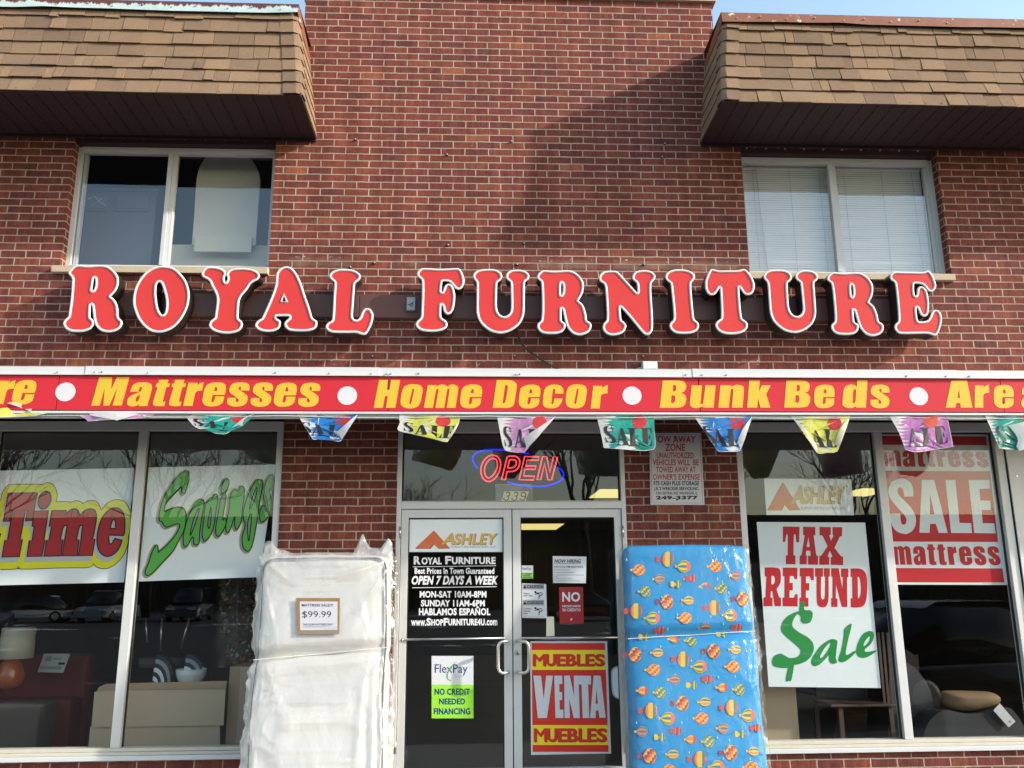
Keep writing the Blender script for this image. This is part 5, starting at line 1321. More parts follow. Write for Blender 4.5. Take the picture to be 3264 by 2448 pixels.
mb, lay, done = poster('card_holder', 'card', 'small rounded white card stuck at the right edge of the right door leaf', DO, DS, YD)
put(mb, [smooth([(1432,1024,1),(1395,1026),(1372,1042),(1365,1075),(1370,1180),(1385,1215),(1410,1228),(1432,1228,1)], 4)], lay(0), M['lgrey'])
put(mb, [smooth([(1430,1034,1),(1398,1036),(1380,1050),(1374,1078),(1379,1175),(1390,1206),(1412,1219),(1430,1219,1)], 4)], lay(1), M['paper'])
done()
# ================================================================== MATTRESSES LEANING AT THE DOORWAY
M['quilt'] = plain('white_quilted_cloth', (0.57, 0.55, 0.52), 0.85, 0.2, 0.06, 6.0, bump=0.008, bscale=16.0)
M['piping'] = plain('grey_piping', (0.13, 0.14, 0.145), 0.7)
M['blue_cloth'] = plain('blue_printed_cloth', (0.014, 0.225, 0.48), 0.75, 0.3, 0.08, 5.0, bump=0.004, bscale=14.0)
M['film'] = film('clear_wrap_film', 0.40, 0.07, 3.6); M['film_t'] = film('clear_wrap_film_gathered', 0.70, 0.10, 6.0)
M['film_b'] = film('clear_wrap_film_thin', 0.02, 0.035, 5.0)
M['string'] = plain('white_string', (0.7, 0.69, 0.66), 0.8)
class Mattress:
    def __init__(s, xc, dx, y_top, z_top, slope, w, t, tie):
        s.xc, s.dx, s.yt, s.zt, s.sl, s.w, s.t, s.tie = xc, dx, y_top, z_top, slope, w, t, tie
        s.L = z_top*math.sqrt(1+slope*slope); s.creases = []
    def P(s, x, h, d):
        """x across, h height along the slab, d depth behind the front face"""
        k = 1/math.sqrt(1+s.sl*s.sl)
        z = h*k
        X = s.xc+s.dx*(z-s.zt)+x
        Y = s.yt-s.sl*(z-s.zt)*-1 if False else s.yt+s.sl*(z-s.zt)
        return Vector((X, Y+d*k, z-d*s.sl*k*-1*-1 if False else z-d*s.sl*k))
    def tie_h(s, x): return s.tie[0]+s.tie[1]*x
    def pinch(s, x, h):
        q = (h-s.tie_h(x))/0.04
        return math.exp(-q*q)
    def front(s, x, h, grow=0.0, wave=1.0):
        """depth of the front face at (x, h): negative is towards the street"""
        u = x/(s.w/2)
        dome = 0.020*(1-abs(u)**3)
        d = -dome*wave+0.055*s.pinch(x, h)*(1-0.5*abs(u))
        d += wave*0.004*math.sin(h*9+x*5)+wave*0.003*math.sin(x*13-h*4)
        return d-grow
    def body(s, mat, grow=0.0, n=44, rough=0.0, seed=1, top_extra=0.0):
        r = random.Random(seed)
        mb = MB(); rings = []
        H = s.L+top_extra
        hs = [H*i/70 for i in range(71)]
        rc = 0.075
        for h in hs:
            e = max(0.0, h-(H-rc))/rc
            shr = rc*(1-math.sqrt(max(0.0, 1-e*e)))*0.85
            pk = s.pinch(0, h)
            hw = s.w/2+grow-shr*0.7-0.018*pk+0.004*math.sin(h*7)
            hd = s.t/2+grow-shr
            ring = []
            for j in range(n):
                a = 2*math.pi*j/n
                ca, sa = math.cos(a), math.sin(a)
                p = 0.28
                x = hw*math.copysign(abs(ca)**p, ca)
                dd = s.t/2+hd*math.copysign(abs(sa)**p, sa)
                f = max(0.0, -sa)
                if f > 0: dd += (s.front(x, h)+0.0)*min(1, f*1.6)
                if rough:
                    dd -= rough*(0.5+0.5*math.sin(h*23+x*17+seed))*r.random()
                    x += rough*0.8*(r.random()-0.5)*(2 if abs(ca) > 0.7 else 0.4)
                ring.append(s.P(x, h+(rough*r.uniform(-1, 1) if rough else 0), dd))
            rings.append(ring)
        vs = [v for q in rings for v in q]
        fs = []
        for i in range(len(rings)-1):
            for j in range(n): fs.append((i*n+j, i*n+(j+1) % n, (i+1)*n+(j+1) % n, (i+1)*n+j))
        fs.append(tuple(range((len(rings)-1)*n, len(rings)*n)))
        mb.add(vs, [tuple(reversed(f)) for f in fs], mat)
        return mb
    def cover(s, mat, seed, amp, n=150, m=190, top=0.012):
        mb = MB(); rings = []
        H = s.L+top; rc = 0.07
        def ridge(v, p): return (1-abs(mnoise.noise(v)))**p
        for i in range(m+1):
            h = H*i/m
            e = max(0.0, h-(H-rc))/rc
            shr = rc*(1-math.sqrt(max(0.0, 1-e*e)))*0.85
            pk = s.pinch(0, h)
            hw = s.w/2+0.006-shr*0.6-0.02*pk; hd = s.t/2+0.006-shr
            ring = []
            for j in range(n):
                a = 2*math.pi*j/n; ca, sa = math.cos(a), math.sin(a); p = 0.28
                x = hw*math.copysign(abs(ca)**p, ca); dd = s.t/2+hd*math.copysign(abs(sa)**p, sa)
                f = max(0.0, -sa)
                if f > 0: dd += s.front(x, h)*min(1, f*1.6)
                v1 = Vector((x*5+h*1.8+seed, h*2.2-x*0.8, sa*1.5)); v2 = Vector((x*11-h*3.5, h*5+x*3, sa*2+seed)); 
                w = 0.9*ridge(v1, 5)+0.5*ridge(v2, 5)
                tg = math.exp(-((h-s.tie_h(x))/0.13)**2)
                w += tg*1.0*ridge(Vector((x*17+seed, h*2.5, 0)), 4)*(1-s.pinch(x, h))
                tp = math.exp(-((H-h)/0.22)**2); w += tp*0.9*ridge(Vector((x*8+h*7, h*6-x*4, seed)), 4)
                for cx0, ch0, cx1, ch1, cw, camp in s.creases:
                    dx, dh = cx1-cx0, ch1-ch0; ll = dx*dx+dh*dh
                    tt = max(0.0, min(1.0, ((x-cx0)*dx+(h-ch0)*dh)/ll))
                    dist = math.hypot(x-cx0-dx*tt, h-ch0-dh*tt)
                    w += camp*math.exp(-(dist/cw)**2)*math.sin(math.pi*(0.1+0.8*tt))
                edge = abs(ca)**6
                w += edge*(1.1*ridge(Vector((h*7, seed+sa*3, 2.0)), 2)+0.8*mnoise.noise(Vector((h*15, seed, sa*4))))
                out = amp*w*(1-0.75*s.pinch(x, h))
                ring.append(s.P(x+out*ca*(1.3 if edge > 0.3 else 0.3), h, dd+out*sa*1.1-(0.002 if f > 0 else 0)))
            rings.append(ring)
        vs = [v for q in rings for v in q]; fs = []
        for i in range(m):
            for j in range(n): fs.append((i*n+j, (i+1)*n+j, (i+1)*n+(j+1) % n, i*n+(j+1) % n))
        mb.add(vs, fs, mat)
        return mb
    def crown(s, mb, mat, peaks, seed, base=0.03):
        """ragged loose end of the bag standing above the top edge"""
        for side, d0 in ((0, 0.01), (1, s.t-0.03)):
            N, K = 70, 9; vs = []
            for i in range(N+1):
                x = -s.w/2-0.012+(s.w+0.024)*i/N
                hh = base+sum(a*math.exp(-((x-c)/w)**2) for c, a, w in peaks)+0.022*mnoise.noise(Vector((x*16, seed+side*5, 0)))+0.010*mnoise.noise(Vector((x*45, seed, side)))
                for q in range(K+1):
                    t = q/K
                    wr = 0.022*mnoise.noise(Vector((x*9+t*3, t*3, seed+side)))+0.010*mnoise.noise(Vector((x*24, t*6, seed)))
                    vs.append(s.P(x*(1-0.03*t)+0.01*mnoise.noise(Vector((x*12, t*5, 3+seed))), s.L-0.085+(hh+0.085)*t, d0+(0.05 if side == 0 else -0.04)*t+wr*(0.3+t)+(s.front(x, s.L-0.1)*(1-t) if side == 0 else 0)))
            mb.add(vs, [(i*(K+1)+q, (i+1)*(K+1)+q, (i+1)*(K+1)+q+1, i*(K+1)+q+1) for i in range(N) for q in range(K)], mat)
    def pix(s, x, y, lift=0.0):
        """survey pixel -> point lying on the front cloth"""
        N = Vector((0, -1, s.sl)).normalized()
        P0 = s.P(0, 1.0, 0.0)
        q = on_plane(x, y, P0, N)
        k = math.sqrt(1+s.sl*s.sl)
        h = q.z*k
        lx = q.x-s.xc-s.dx*(q.z-s.zt)
        return lx, h

# --- white one
mw = Mattress(-1.372, -0.019, -0.285, 1.80, 0.2055, 0.935, 0.17, (1.133, 0.08))
t = thing('mattress', mw.P(0, 0, 0.08), 'white quilted mattress in crumpled clear plastic leaning left of the doors', 'mattress')
mw.body(M['quilt']).build('ticking', t, True)
mb = MB()
loop = []
hw, H = mw.w/2-0.028, mw.L-0.035
for h in [0.02+i*(H-0.10)/40 for i in range(41)]: loop.append((-hw, h))
for a in range(1, 8): loop.append((-hw+0.075-0.075*math.cos(a*math.pi/16), H-0.08+0.075*math.sin(a*math.pi/16)))
for i in range(9): loop.append((-hw+0.075+(2*hw-0.15)*i/8, H-0.004))
for a in range(7, 0, -1): loop.append((hw-0.075+0.075*math.cos(a*math.pi/16), H-0.08+0.075*math.sin(a*math.pi/16)))
for h in [0.02+i*(H-0.10)/40 for i in range(41)][::-1]: loop.append((hw, h))
mb.tube([mw.P(x+0.006*math.sin(h*6), h, mw.front(x, h)-0.006) for x, h in loop], 0.0065, M['piping'], False, None, 6)
mb.build('piping', t, True)
mw.creases = [(-0.28, 1.06, 0.02, 0.45, 0.010, 1.6), (-0.36, 1.05, -0.20, 0.62, 0.012, 1.2), (-0.08, 1.02, -0.10, 0.80, 0.02, 1.2), (0.30, 0.95, 0.27, 0.35, 0.025, 1.4), (0.36, 1.0, 0.38, 0.1, 0.018, 1.2), (0.05, 0.5, 0.16, 0.05, 0.012, 1.0), (-0.40, 1.75, -0.15, 1.55, 0.016, 1.4), (0.40, 1.76, 0.02, 1.60, 0.018, 1.6), (0.42, 1.70, 0.20, 1.30, 0.014, 1.0), (-0.42, 1.6, -0.30, 1.2, 0.016, 1.0), (0.25, 1.50, 0.34, 1.22, 0.012, 1.2)]
cv = mw.cover(M['film'], 5.0, 0.017)
mw.crown(cv, M['film_t'], [(-0.45, 0.105, 0.055), (-0.34, 0.035, 0.07), (0.25, 0.15, 0.04), (0.33, 0.055, 0.06), (0.455, 0.125, 0.05)], 5.0, 0.006)
cv.build('plastic_cover', t, True)
mb = MB(); mb.tube([mw.P(-mw.w/2+mw.w*i/20, mw.tie_h(-mw.w/2+mw.w*i/20), mw.front(-mw.w/2+mw.w*i/20, mw.tie_h(0))-0.012) for i in range(21)], 0.003, M['string'], n=5); mb.build('string', t)
# price card
def card_fn(m, ox, oy, s, lift):
    def fn(x, y, k=0.0):
        lx, h = m.pix(ox+x/s, oy+y/s)
        return m.P(lx, h, -0.043-lift-k)
    return fn
cf = card_fn(mw, 700, 1632, 2.033, 0.0)
M['price_paper'] = plain('price_paper', (0.50, 0.49, 0.53), 0.5, 0.4, 0.05, 9.0)
M['kraft'] = plain('kraft_card', (0.25, 0.155, 0.06), 0.8, 0.3, 0.12, 20.0)
mb = MB()
rect(mb, ((503, 565), (784, 565), (781, 796), (512, 798)), cf, M['kraft'])
a = [cf(503, 565), cf(784, 565), cf(781, 796), cf(512, 798)]; bk = [p+Vector((0, 0.006, 0)) for p in a]
mb.add(a+bk, [(0, 1, 5, 4), (1, 2, 6, 5), (2, 3, 7, 6), (3, 0, 4, 7)], M['kraft'])
rect(mb, ((526, 587), (770, 588), (769, 771), (529, 773)), lambda x, y: cf(x, y, 0.001), M['price_paper'])
ly = lambda x, y: cf(x, y, 0.002)
text(mb, 'MATTRESS SALE!!!', (540,603,738,620), ly, M['black'], 0.01)
text(mb, '$99.99', (543,650,729,697), ly, M['black'], -0.008)
text(mb, 'THIS PLUSH MATTRESS ONLY', (546,729,742,742), ly, M['black'], 0.0, 0.15)
rect(mb, (546, 747, 722, 749), ly, M['grey']); rect(mb, (546, 752, 700, 754), ly, M['grey'])
tag(mb.build('price_card'), 'brown edged price card reading $99.99 on the white mattress', 'price card')

# --- blue one
mm = Mattress(1.285, 0.030, -0.285, 1.862, 0.2055, 0.925, 0.19, (1.238, 0.049))
t = thing('mattress', mm.P(0, 0, 0.09), 'blue mattress printed with hot air balloons leaning right of the doors', 'mattress')
tick = mm.body(M['blue_cloth'])
BC = {k: plain('print_'+k, srgb(*v), 0.75, 0.3, 0.1, 30.0) for k, v in dict(yellow=(206,172,66), orange=(212,120,56), red=(182,72,62), teal=(52,118,120), green=(104,130,66), coral=(208,106,86), maroon=(126,64,78), sky=(140,190,226)).items()}
def bfn(x, y, k=0.0):
    lx, h = mm.pix(1900+x/2.078, 1650+y/2.078)
    return mm.P(lx, h, mm.front(lx, h)-0.0025-k)
def inside(x, y):
    lx, h = mm.pix(1900+x/2.078, 1650+y/2.078)
    return abs(lx) < mm.w/2-0.012 and h < mm.L-0.045
def balloon(cx, cy, rx, ry, cols, kind, tip, basket):
    """rx along the balloon (mouth towards -x), ry half width"""
    if not (inside(cx-rx*0.6, cy-ry) and inside(cx+rx, cy) and inside(cx, cy-ry)): return
    T = [-1-0.35*tip, -0.75, -0.4, 0.0, 0.35, 0.65, 0.87, 1.0]
    def hgt(t):
        if t >= -0.2: return math.sqrt(max(0.0, 1-t*t))
        s = (t+1+0.35*tip)/(0.8+0.35*tip)
        return 0.10+0.88*math.sin(s*math.pi/2)
    G = 7
    for g in range(G):
        f0, f1 = [math.sin((2*q/G-1)*math.pi/2) for q in (g, g+1)]
        for i in range(len(T)-1):
            a, b = T[i], T[i+1]
            if kind == 'gore': m = cols[g % len(cols)]
            elif kind == 'ring': m = cols[i % len(cols)]
            elif kind == 'check': m = cols[(g+i) % len(cols)]
            else: m = cols[(g % (len(cols)-1))] if i < 4 else cols[-1]
            q = [(cx+rx*a, cy+ry*hgt(a)*f0), (cx+rx*b, cy+ry*hgt(b)*f0), (cx+rx*b, cy+ry*hgt(b)*f1), (cx+rx*a, cy+ry*hgt(a)*f1)]
            tick.front([bfn(*p) for p in q], [(0, 1, 2, 3)], BC[m])
    if basket:
        bx = cx-rx*basket
        tick.front([bfn(*p) for p in smooth([(bx-13, cy-17), (bx+10, cy-14), (bx+12, cy+14), (bx-11, cy+17)], 3)], [tuple(range(12))], BC[cols[0]])
    else:
        bx = cx-rx*(1.12+0.35*tip)
        tick.front([bfn(*p) for p in ((bx-7, cy-8), (bx+5, cy-6), (bx+5, cy+6), (bx-7, cy+8))], [(0, 1, 2, 3)], BC['yellow'])
CELL = [(0, 0, 46, 60, ('red', 'orange', 'yellow', 'yellow', 'teal'), 'ring', 0, 1.65), (110, 48, 50, 48, ('yellow', 'green', 'yellow', 'teal', 'coral'), 'cap', .5, 0),
        (-185, 68, 48, 45, ('orange', 'red', 'yellow'), 'check', .5, 0), (-52, 130, 40, 38, ('coral', 'teal', 'orange', 'teal'), 'gore', .3, 0),
        (166, 126, 27, 32, ('red', 'coral', 'maroon'), 'ring', 0, 1.55), (68, 165, 24, 31, ('yellow', 'teal', 'green'), 'ring', 0, 1.7),
        (252, 180, 37, 33, ('orange', 'yellow', 'orange', 'red'), 'cap', .4, 0), (-145, 212, 42, 44, ('green', 'yellow', 'teal'), 'check', .2, 0),
        (-5, 282, 50, 58, ('maroon', 'red', 'orange', 'yellow'), 'check', 0, 1.5), (140, 272, 42, 35, ('orange', 'yellow', 'teal', 'yellow'), 'gore', .3, 0)]
for i in range(-3, 5):
    for j in range(-3, 7):
        X0, Y0 = 470+505*i+(295)*j-250*0, 280-20*i+320*j
        sc = 1.0+(Y0-300)*0.00006
        X0 = 620+(X0-620)*sc+(Y0-280)*0.03
        for cx, cy, rx, ry, cols, kind, tip, bk in CELL:
            x, y = X0+cx*sc, Y0+cy*sc
            if -100 < x < 1300 and 0 < y < 1900: balloon(x, y, rx*sc*0.84, ry*sc*0.84, cols, kind, tip, bk)
r5 = random.Random(3)
for i in range(70):
    x, y = r5.uniform(180, 1150), r5.uniform(190, 1650)
    if inside(x, y): tick.front([bfn(x+a, y+b, -0.0012) for a, b in ((0, -12), (5, -3), (4, 10), (-4, 3))], [(0, 1, 2, 3)], BC['sky'])
tick.build('ticking', t, True)
cv = mm.cover(M['film_b'], 9.0, 0.011); mm.crown(cv, M['film_b'], [(-0.40, 0.01, 0.10), (0.42, 0.012, 0.06)], 9.0, 0.008); cv.build('plastic_cover', t, True)
mb = MB(); mb.tube([mm.P(-mm.w/2+mm.w*i/20, mm.tie_h(-mm.w/2+mm.w*i/20), mm.front(-mm.w/2+mm.w*i/20, mm.tie_h(0))-0.012) for i in range(21)], 0.0028, M['string'], n=5); mb.build('string', t)
mb = MB()   # torn edge of the bag on the right
r6 = random.Random(8)
for k in range(5):
    h0 = 1.28-0.06*k
    for q in range(3):
        b0 = mm.P(mm.w/2-0.005, h0+0.03*q, 0.05)
        vs = [b0, b0+Vector((0.03+r6.random()*0.03, -0.02*r6.random(), r6.uniform(-.02, .02))), b0+Vector((0.035+r6.random()*0.03, 0.01, -0.04-0.02*r6.random())), b0+Vector((0.0, 0.01, -0.06))]
        mb.add(vs, [(0, 1, 2, 3)], M['film'])
mb.build('torn_plastic', t, True)

# ================================================================== THINGS SEEN THROUGH THE GLASS
def loft(mb, rings, mat, cap=True):
    n = len(rings[0]); b = [v for r in rings for v in r]
    fs = [(i*n+j, i*n+(j+1) % n, (i+1)*n+(j+1) % n, (i+1)*n+j) for i in range(len(rings)-1) for j in range(n)]
    if cap: fs += [tuple(range(n-1, -1, -1)), tuple((len(rings)-1)*n+j for j in range(n))]
    mb.add(b, fs, mat)
def ring(c, rx, ry, n=20): return [Vector((c[0]+rx*math.cos(2*math.pi*i/n), c[1]+ry*math.sin(2*math.pi*i/n), c[2])) for i in range(n)]
M['black_leather'] = plain('black_leather', (0.040, 0.040, 0.043), 0.45, 0.5, 0.2, 6.0, bump=0.002, bscale=80)
M['brown_cloth'] = plain('brown_cushion', (0.20, 0.125, 0.070), 0.7, 0.3, 0.2, 9.0)
M['rust_cloth'] = plain('dark_red_upholstery', (0.17, 0.022, 0.017), 0.7, 0.3, 0.2, 3.0)
M['brown_sofa'] = plain('dark_brown_upholstery', (0.075, 0.045, 0.035), 0.6, 0.4, 0.2, 3.0)
M['wood'] = plain('dark_wood', (0.085, 0.055, 0.040), 0.5, 0.4, 0.25, 8.0)
M['shade'] = plain('linen_lamp_shade', (0.52, 0.49, 0.40), 0.9, 0.2, 0.06, 20.0)
M['amber'] = plain('orange_glass', (0.34, 0.085, 0.018), 0.15, 0.6, 0.2, 12.0)
M['purple'] = plain('purple_cloth', (0.06, 0.025, 0.11), 0.8)
M['white_c'] = plain('white_ceramic', (0.72, 0.73, 0.70), 0.25, 0.5, 0.05)
M['pale_panel'] = plain('pale_panel', (0.74, 0.71, 0.58), 0.6, 0.4, 0.05, 4.0)
M['grey_panel'] = plain('blue_grey_panel', (0.24, 0.25, 0.30), 0.5, 0.4, 0.08, 4.0)
M['slat'] = plain('white_blind_slat', (0.90, 0.90, 0.88), 0.5, 0.4, 0.04, 5.0)

# --- upstairs left: arched headboard, low box, dresser
c = crop(0, 0, 2.033, 0.34)
t = thing('headboard', c(1450, 1600), 'cream arched headboard standing inside the left upstairs window', 'headboard')
arch = smooth([(1243,1585,1),(1258,1400,1),(1270,1200,1),(1280,1130),(1300,1070),(1345,1010),(1400,980),(1490,970),(1570,990),(1625,1030),(1665,1090),(1683,1160),(1676,1300,1),(1655,1588,1)], 4)
mb = MB(); put(mb, [arch], c, M['pale_panel'])
P = [c(*p) for p in arch]; n = len(P)
mb.add(P+[p+Vector((0, 0.03, 0)) for p in P], [(i, (i+1) % n, n+(i+1) % n, n+i) for i in range(n)], M['paper'])
mb.build('panel', t)
mb = MB(); a, b = c(1262, 1638), c(1638, 1540); mb.box(a.x, b.x, a.y-0.03, a.y-0.001, a.z, b.z, M['pale_panel']); mb.build('cross_board', t, bevel=0.003)
a, b = c(1020, 1760, 0.06), c(1760, 1585, 0.06)
mb = MB(); mb.box(a.x, b.x, 0.42, 0.8, 3.05, b.z, M['pale_panel']); mb.box(a.x+0.02, b.x-0.02, 0.44, 0.78, b.z, b.z+0.004, M['card_l'])
tag(mb.build('storage_box', bevel=0.004), 'wide cream box below the headboard in the left upstairs window', 'box')
a, b = c(505, 1660, 0.25), c(1010, 1235, 0.25)
t = thing('dresser', (a.x, 0.62, 3.05), 'blue grey dresser with carved drawers behind the left upstairs window', 'dresser')
mb = MB(); mb.box(a.x, b.x, 0.62, 1.05, 3.05, b.z, M['grey_panel']); mb.box(a.x-0.02, b.x+0.02, 0.60, 1.06, b.z, b.z+0.025, M['grey_panel']); mb.build('body', t, bevel=0.004)
for x0, x1 in ((525, 690), (735, 965)):
    p, q = c(x0, 1360, 0.24), c(x1, 1255, 0.24)
    mb = MB(); mb.box(p.x, q.x, 0.600, 0.6195, p.z, q.z, M['grey_panel']); mb.box(p.x+0.02, q.x-0.02, 0.590, 0.5995, p.z+0.02, q.z-0.02, M['grey_panel'])
    if x0 < 600:
        for w in ([(535,1330),(550,1300),(540,1270)], [(570,1290),(610,1275),(640,1300),(660,1280)], [(590,1330),(640,1310),(680,1330)]): stroke(mb, smooth(w, 4, False), lambda x, y: c(x, y, 0.235), 0.006, M['paper'], False, 0.004)
    mb.build('drawer', t, bevel=0.003)
# --- upstairs right: two mini blinds
for x0, x1, lb in ((2.08, 2.85, 'left half of the pair of white mini blinds in the right upstairs window'), (2.90, 3.70, 'right half of the pair of white mini blinds in the right upstairs window')):
    t = thing('window_blind', ((x0+x1)/2, 0.22, 5.2), lb, 'blind', 'white mini blinds in the right upstairs window')
    mb = MB(); z = 4.15; k = 0
    while z < 5.17:
        s = 0.0012*math.sin(k*1.3+x0*3); sag = 0.004*math.sin(k*0.37)
        bend = 0.006 if k in (3, 7) else 0.0
        mb.add([(x0, 0.175, z-0.0005+s), ((x0+x1)/2, 0.175+bend, z+sag*0.3), (x1, 0.175, z-s), (x1, 0.1825, z+0.0222-s), ((x0+x1)/2, 0.1825, z+0.0222+sag*0.3), (x0, 0.1825, z+0.0222+s)], [(0, 1, 4, 5), (1, 2, 3, 4)], M['slat'])
        z += 0.0205; k += 1
    mb.build('slats', t)
    mb = MB(); mb.box(x0, x1, 0.16, 0.20, 5.175, 5.21, M['slat']); mb.build('headrail', t)
    mb = MB()
    for u in (0.12, 0.55, 0.9): mb.tube([(x0+(x1-x0)*u, 0.171, 4.15), (x0+(x1-x0)*u, 0.171, 5.18)], 0.0014, M['grey_metal'], n=5)
    if x0 < 2.5: mb.tube([(x0+0.16, 0.166, 4.2), (x0+0.12, 0.166, 5.17)], 0.0035, M['lgrey'], n=6)
    mb.build('cord', t)

# --- left shop window
c = crop(0, 1632, 2.033, 1.0)
t = thing('table_lamp', c(100, 1150), 'table lamp with a drum shade and orange glass base in the left shop window', 'lamp')
p0, p1, p2 = c(102, 948), c(102, 748), c(8, 850)
r_ = abs(p0.x-p2.x)
mb = MB(); loft(mb, [ring((p0.x, p0.y, p0.z), r_, r_, 28), ring((p0.x, p0.y, p1.z), r_*0.97, r_*0.97, 28)], M['shade']); mb.build('shade', t, True)
mb = MB(); bz = c(60, 1150).z
loft(mb, [ring((p0.x-0.03, p0.y, bz+h), w, w) for h, w in ((0, .05), (.03, .10), (.10, .12), (.2, .085), (.27, .04), (.34, .02), (.42, .015))], M['amber']); mb.build('base', t, True)
a, b = c(-40, 1240, 0.5), c(560, 925, 0.5)
t = thing('sofa', (b.x, 1.5, 0.06), 'dark red sofa with a price sheet behind the left shop window', 'sofa')
mb = MB(); mb.box(a.x, b.x, 1.55, 1.75, 0.06, b.z, M['rust_cloth']); mb.build('back', t, bevel=0.05)
mb = MB(); mb.box(a.x, b.x, 1.30, 1.549, 0.06, a.z+0.05, M['rust_cloth']); mb.build('seat', t, bevel=0.04)
mb = MB(); q = [c(*p, 0.28) for p in ((285,917),(455,918),(410,1042),(243,1038))]; mb.front(q, [(0, 1, 2, 3)], M['lgrey'])
f = lambda x, y: c(x, y, 0.279)
rect(mb, ((300,935),(340,935),(330,965),(288,965)), f, M['grey']); rect(mb, ((350,945),(400,945),(396,958),(345,958)), f, M['grey']); rect(mb, ((380,975),(422,975),(418,990),(376,990)), f, M['black']); rect(mb, ((262,1000),(400,1000),(394,1020),(256,1020)), f, M['grey'])
tag(mb.build('price_sheet'), 'grey printed price sheet standing on the dark red sofa', 'paper')
mb = MB()   # dark low chest in front of the sofa
a, b = c(-60, 1390, -0.3), c(290, 1240, -0.3); mb.box(a.x, b.x, 0.62, 0.95, 0.06, b.z, M['dark']); tag(mb.build('low_chest', bevel=0.02), 'low dark chest at the left end of the left shop window', 'chest')
c = crop(0, 1632, 2.033, 0.30)
mb = MB()
a, b = c(625, 1560), c(1440, 1100)
def board(y, k, q, mat):
    P = [c(p[0], p[1], y) for p in q]; n = len(P)
    mb.front(P, [tuple(range(n))], mat); Bk = [p+Vector((0, 0.008, 0)) for p in P]
    mb.front(Bk, [tuple(range(n))], mat, Vector((0, 1, 0))); mb.add(P+Bk, [(i, (i+1) % n, n+(i+1) % n, n+i) for i in range(n)], mat)
board(-0.030, 0, [(612, 1165), (690, 1160), (1462, 1150), (1448, 1383), (592, 1395)], M['card_l'])
board(-0.014, 0, [(585, 1390), (1425, 1380), (1425, 1545), (568, 1562)], M['card_l'])
board(-0.002, 0, [(625, 1166), (640, 1135), (690, 1114), (1470, 1094), (1462, 1156), (700, 1170)], M['card'])
p0, p1 = c(575, 1560, 0.01), c(1440, 1100, 0.01)
mb.box(p0.x+0.03, p1.x-0.02, 0.312, 0.62, 0.40, c(640, 1135, 0.01).z, M['card'])
tag(mb.build('carton'), 'long pale cardboard carton with a folded flap lying in the left shop window', 'carton')
mb = MB(); a, b = c(1455, 1545, 0.06), c(1720, 1000, 0.06)
mb.box(a.x, b.x, 0.36, 0.72, 0.40, b.z, M['card']); m_ = c(1560, 1000, 0.059).x
mb.box(m_, b.x, 0.352, 0.3595, 0.40, b.z, M['card_l'])
tag(mb.build('carton', bevel=0.004), 'upright brown cardboard carton beside the white mattress', 'carton')
cf_ = crop(0, 1632, 2.033, 0.75)
for x0, y0, x1, y1, lb in ((1000, 925, 1140, 1115, 'black and white mandala cushion on the carton in the left shop window'), (1195, 920, 1345, 1100, 'grey mandala cushion behind the white bowl')):
    a, b = cf_(x0, y1), cf_(x1, y0)
    w, h = b.x-a.x, b.z-a.z
    mb = MB()
    for k, m in enumerate(('purple', 'paper', 'black', 'paper', 'black', 'grey', 'black')):
        r0, r1 = k/7, (k+1)/7
        n = 14
        vs = []
        for i in range(n+1):
            th = math.pi/2*i/n*1.05
            for r in (r0, r1): vs.append((a.x+w*r*math.sin(th), 0.75-0.05*math.cos(r*math.pi/2), a.z+h*r*math.cos(th)))
        mb.front(vs, [(2*i, 2*i+1, 2*i+3, 2*i+2) for i in range(n)], M[m])
    n = 16; back = [(a.x+w*math.sin(math.pi/2*i/n*1.05), 0.75, a.z+h*math.cos(math.pi/2*i/n*1.05)) for i in range(n+1)]+[(a.x, 0.75, a.z)]
    mb.add(back+[(p[0], 0.84, p[2]) for p in back], [(i, (i+1) % (n+2), n+2+(i+1) % (n+2), n+2+i) for i in range(n+2)]+[tuple(range(n+2, 2*n+4))], M['purple'])
    tag(mb.build('cushion', None, True), lb, 'cushion')
p = cf_(1235, 1100, -0.1)
mb = MB(); loft(mb, [ring((p.x, p.y, p.z+h), w, w) for h, w in ((-0.05, .05), (0, .09), (.05, .115), (.10, .12), (.10, .112), (.05, .1))], M['white_c']); tag(mb.build('bowl', None, True), 'white bowl between the two mandala cushions', 'bowl')
t = thing('stool', cf_(1080, 900, 0.3), 'upturned metal stool with three shining legs above the cushions', 'stool')
for a, b in (((945, 690), (955, 845)), ((1050, 690), (1040, 900)), ((1228, 685), (1172, 885))):
    mb = MB(); mb.tube([cf_(*a, 0.3), cf_(*b, 0.3)], 0.009, M['chrome'], n=8); mb.build('leg', t, True)
mb = MB(); q = cf_(1060, 960, 0.3); loft(mb, [ring((q.x, q.y, q.z-0.05), .19, .19), ring((q.x, q.y, q.z+0.02), .2, .2)], M['dark']); mb.build('seat', t, True)
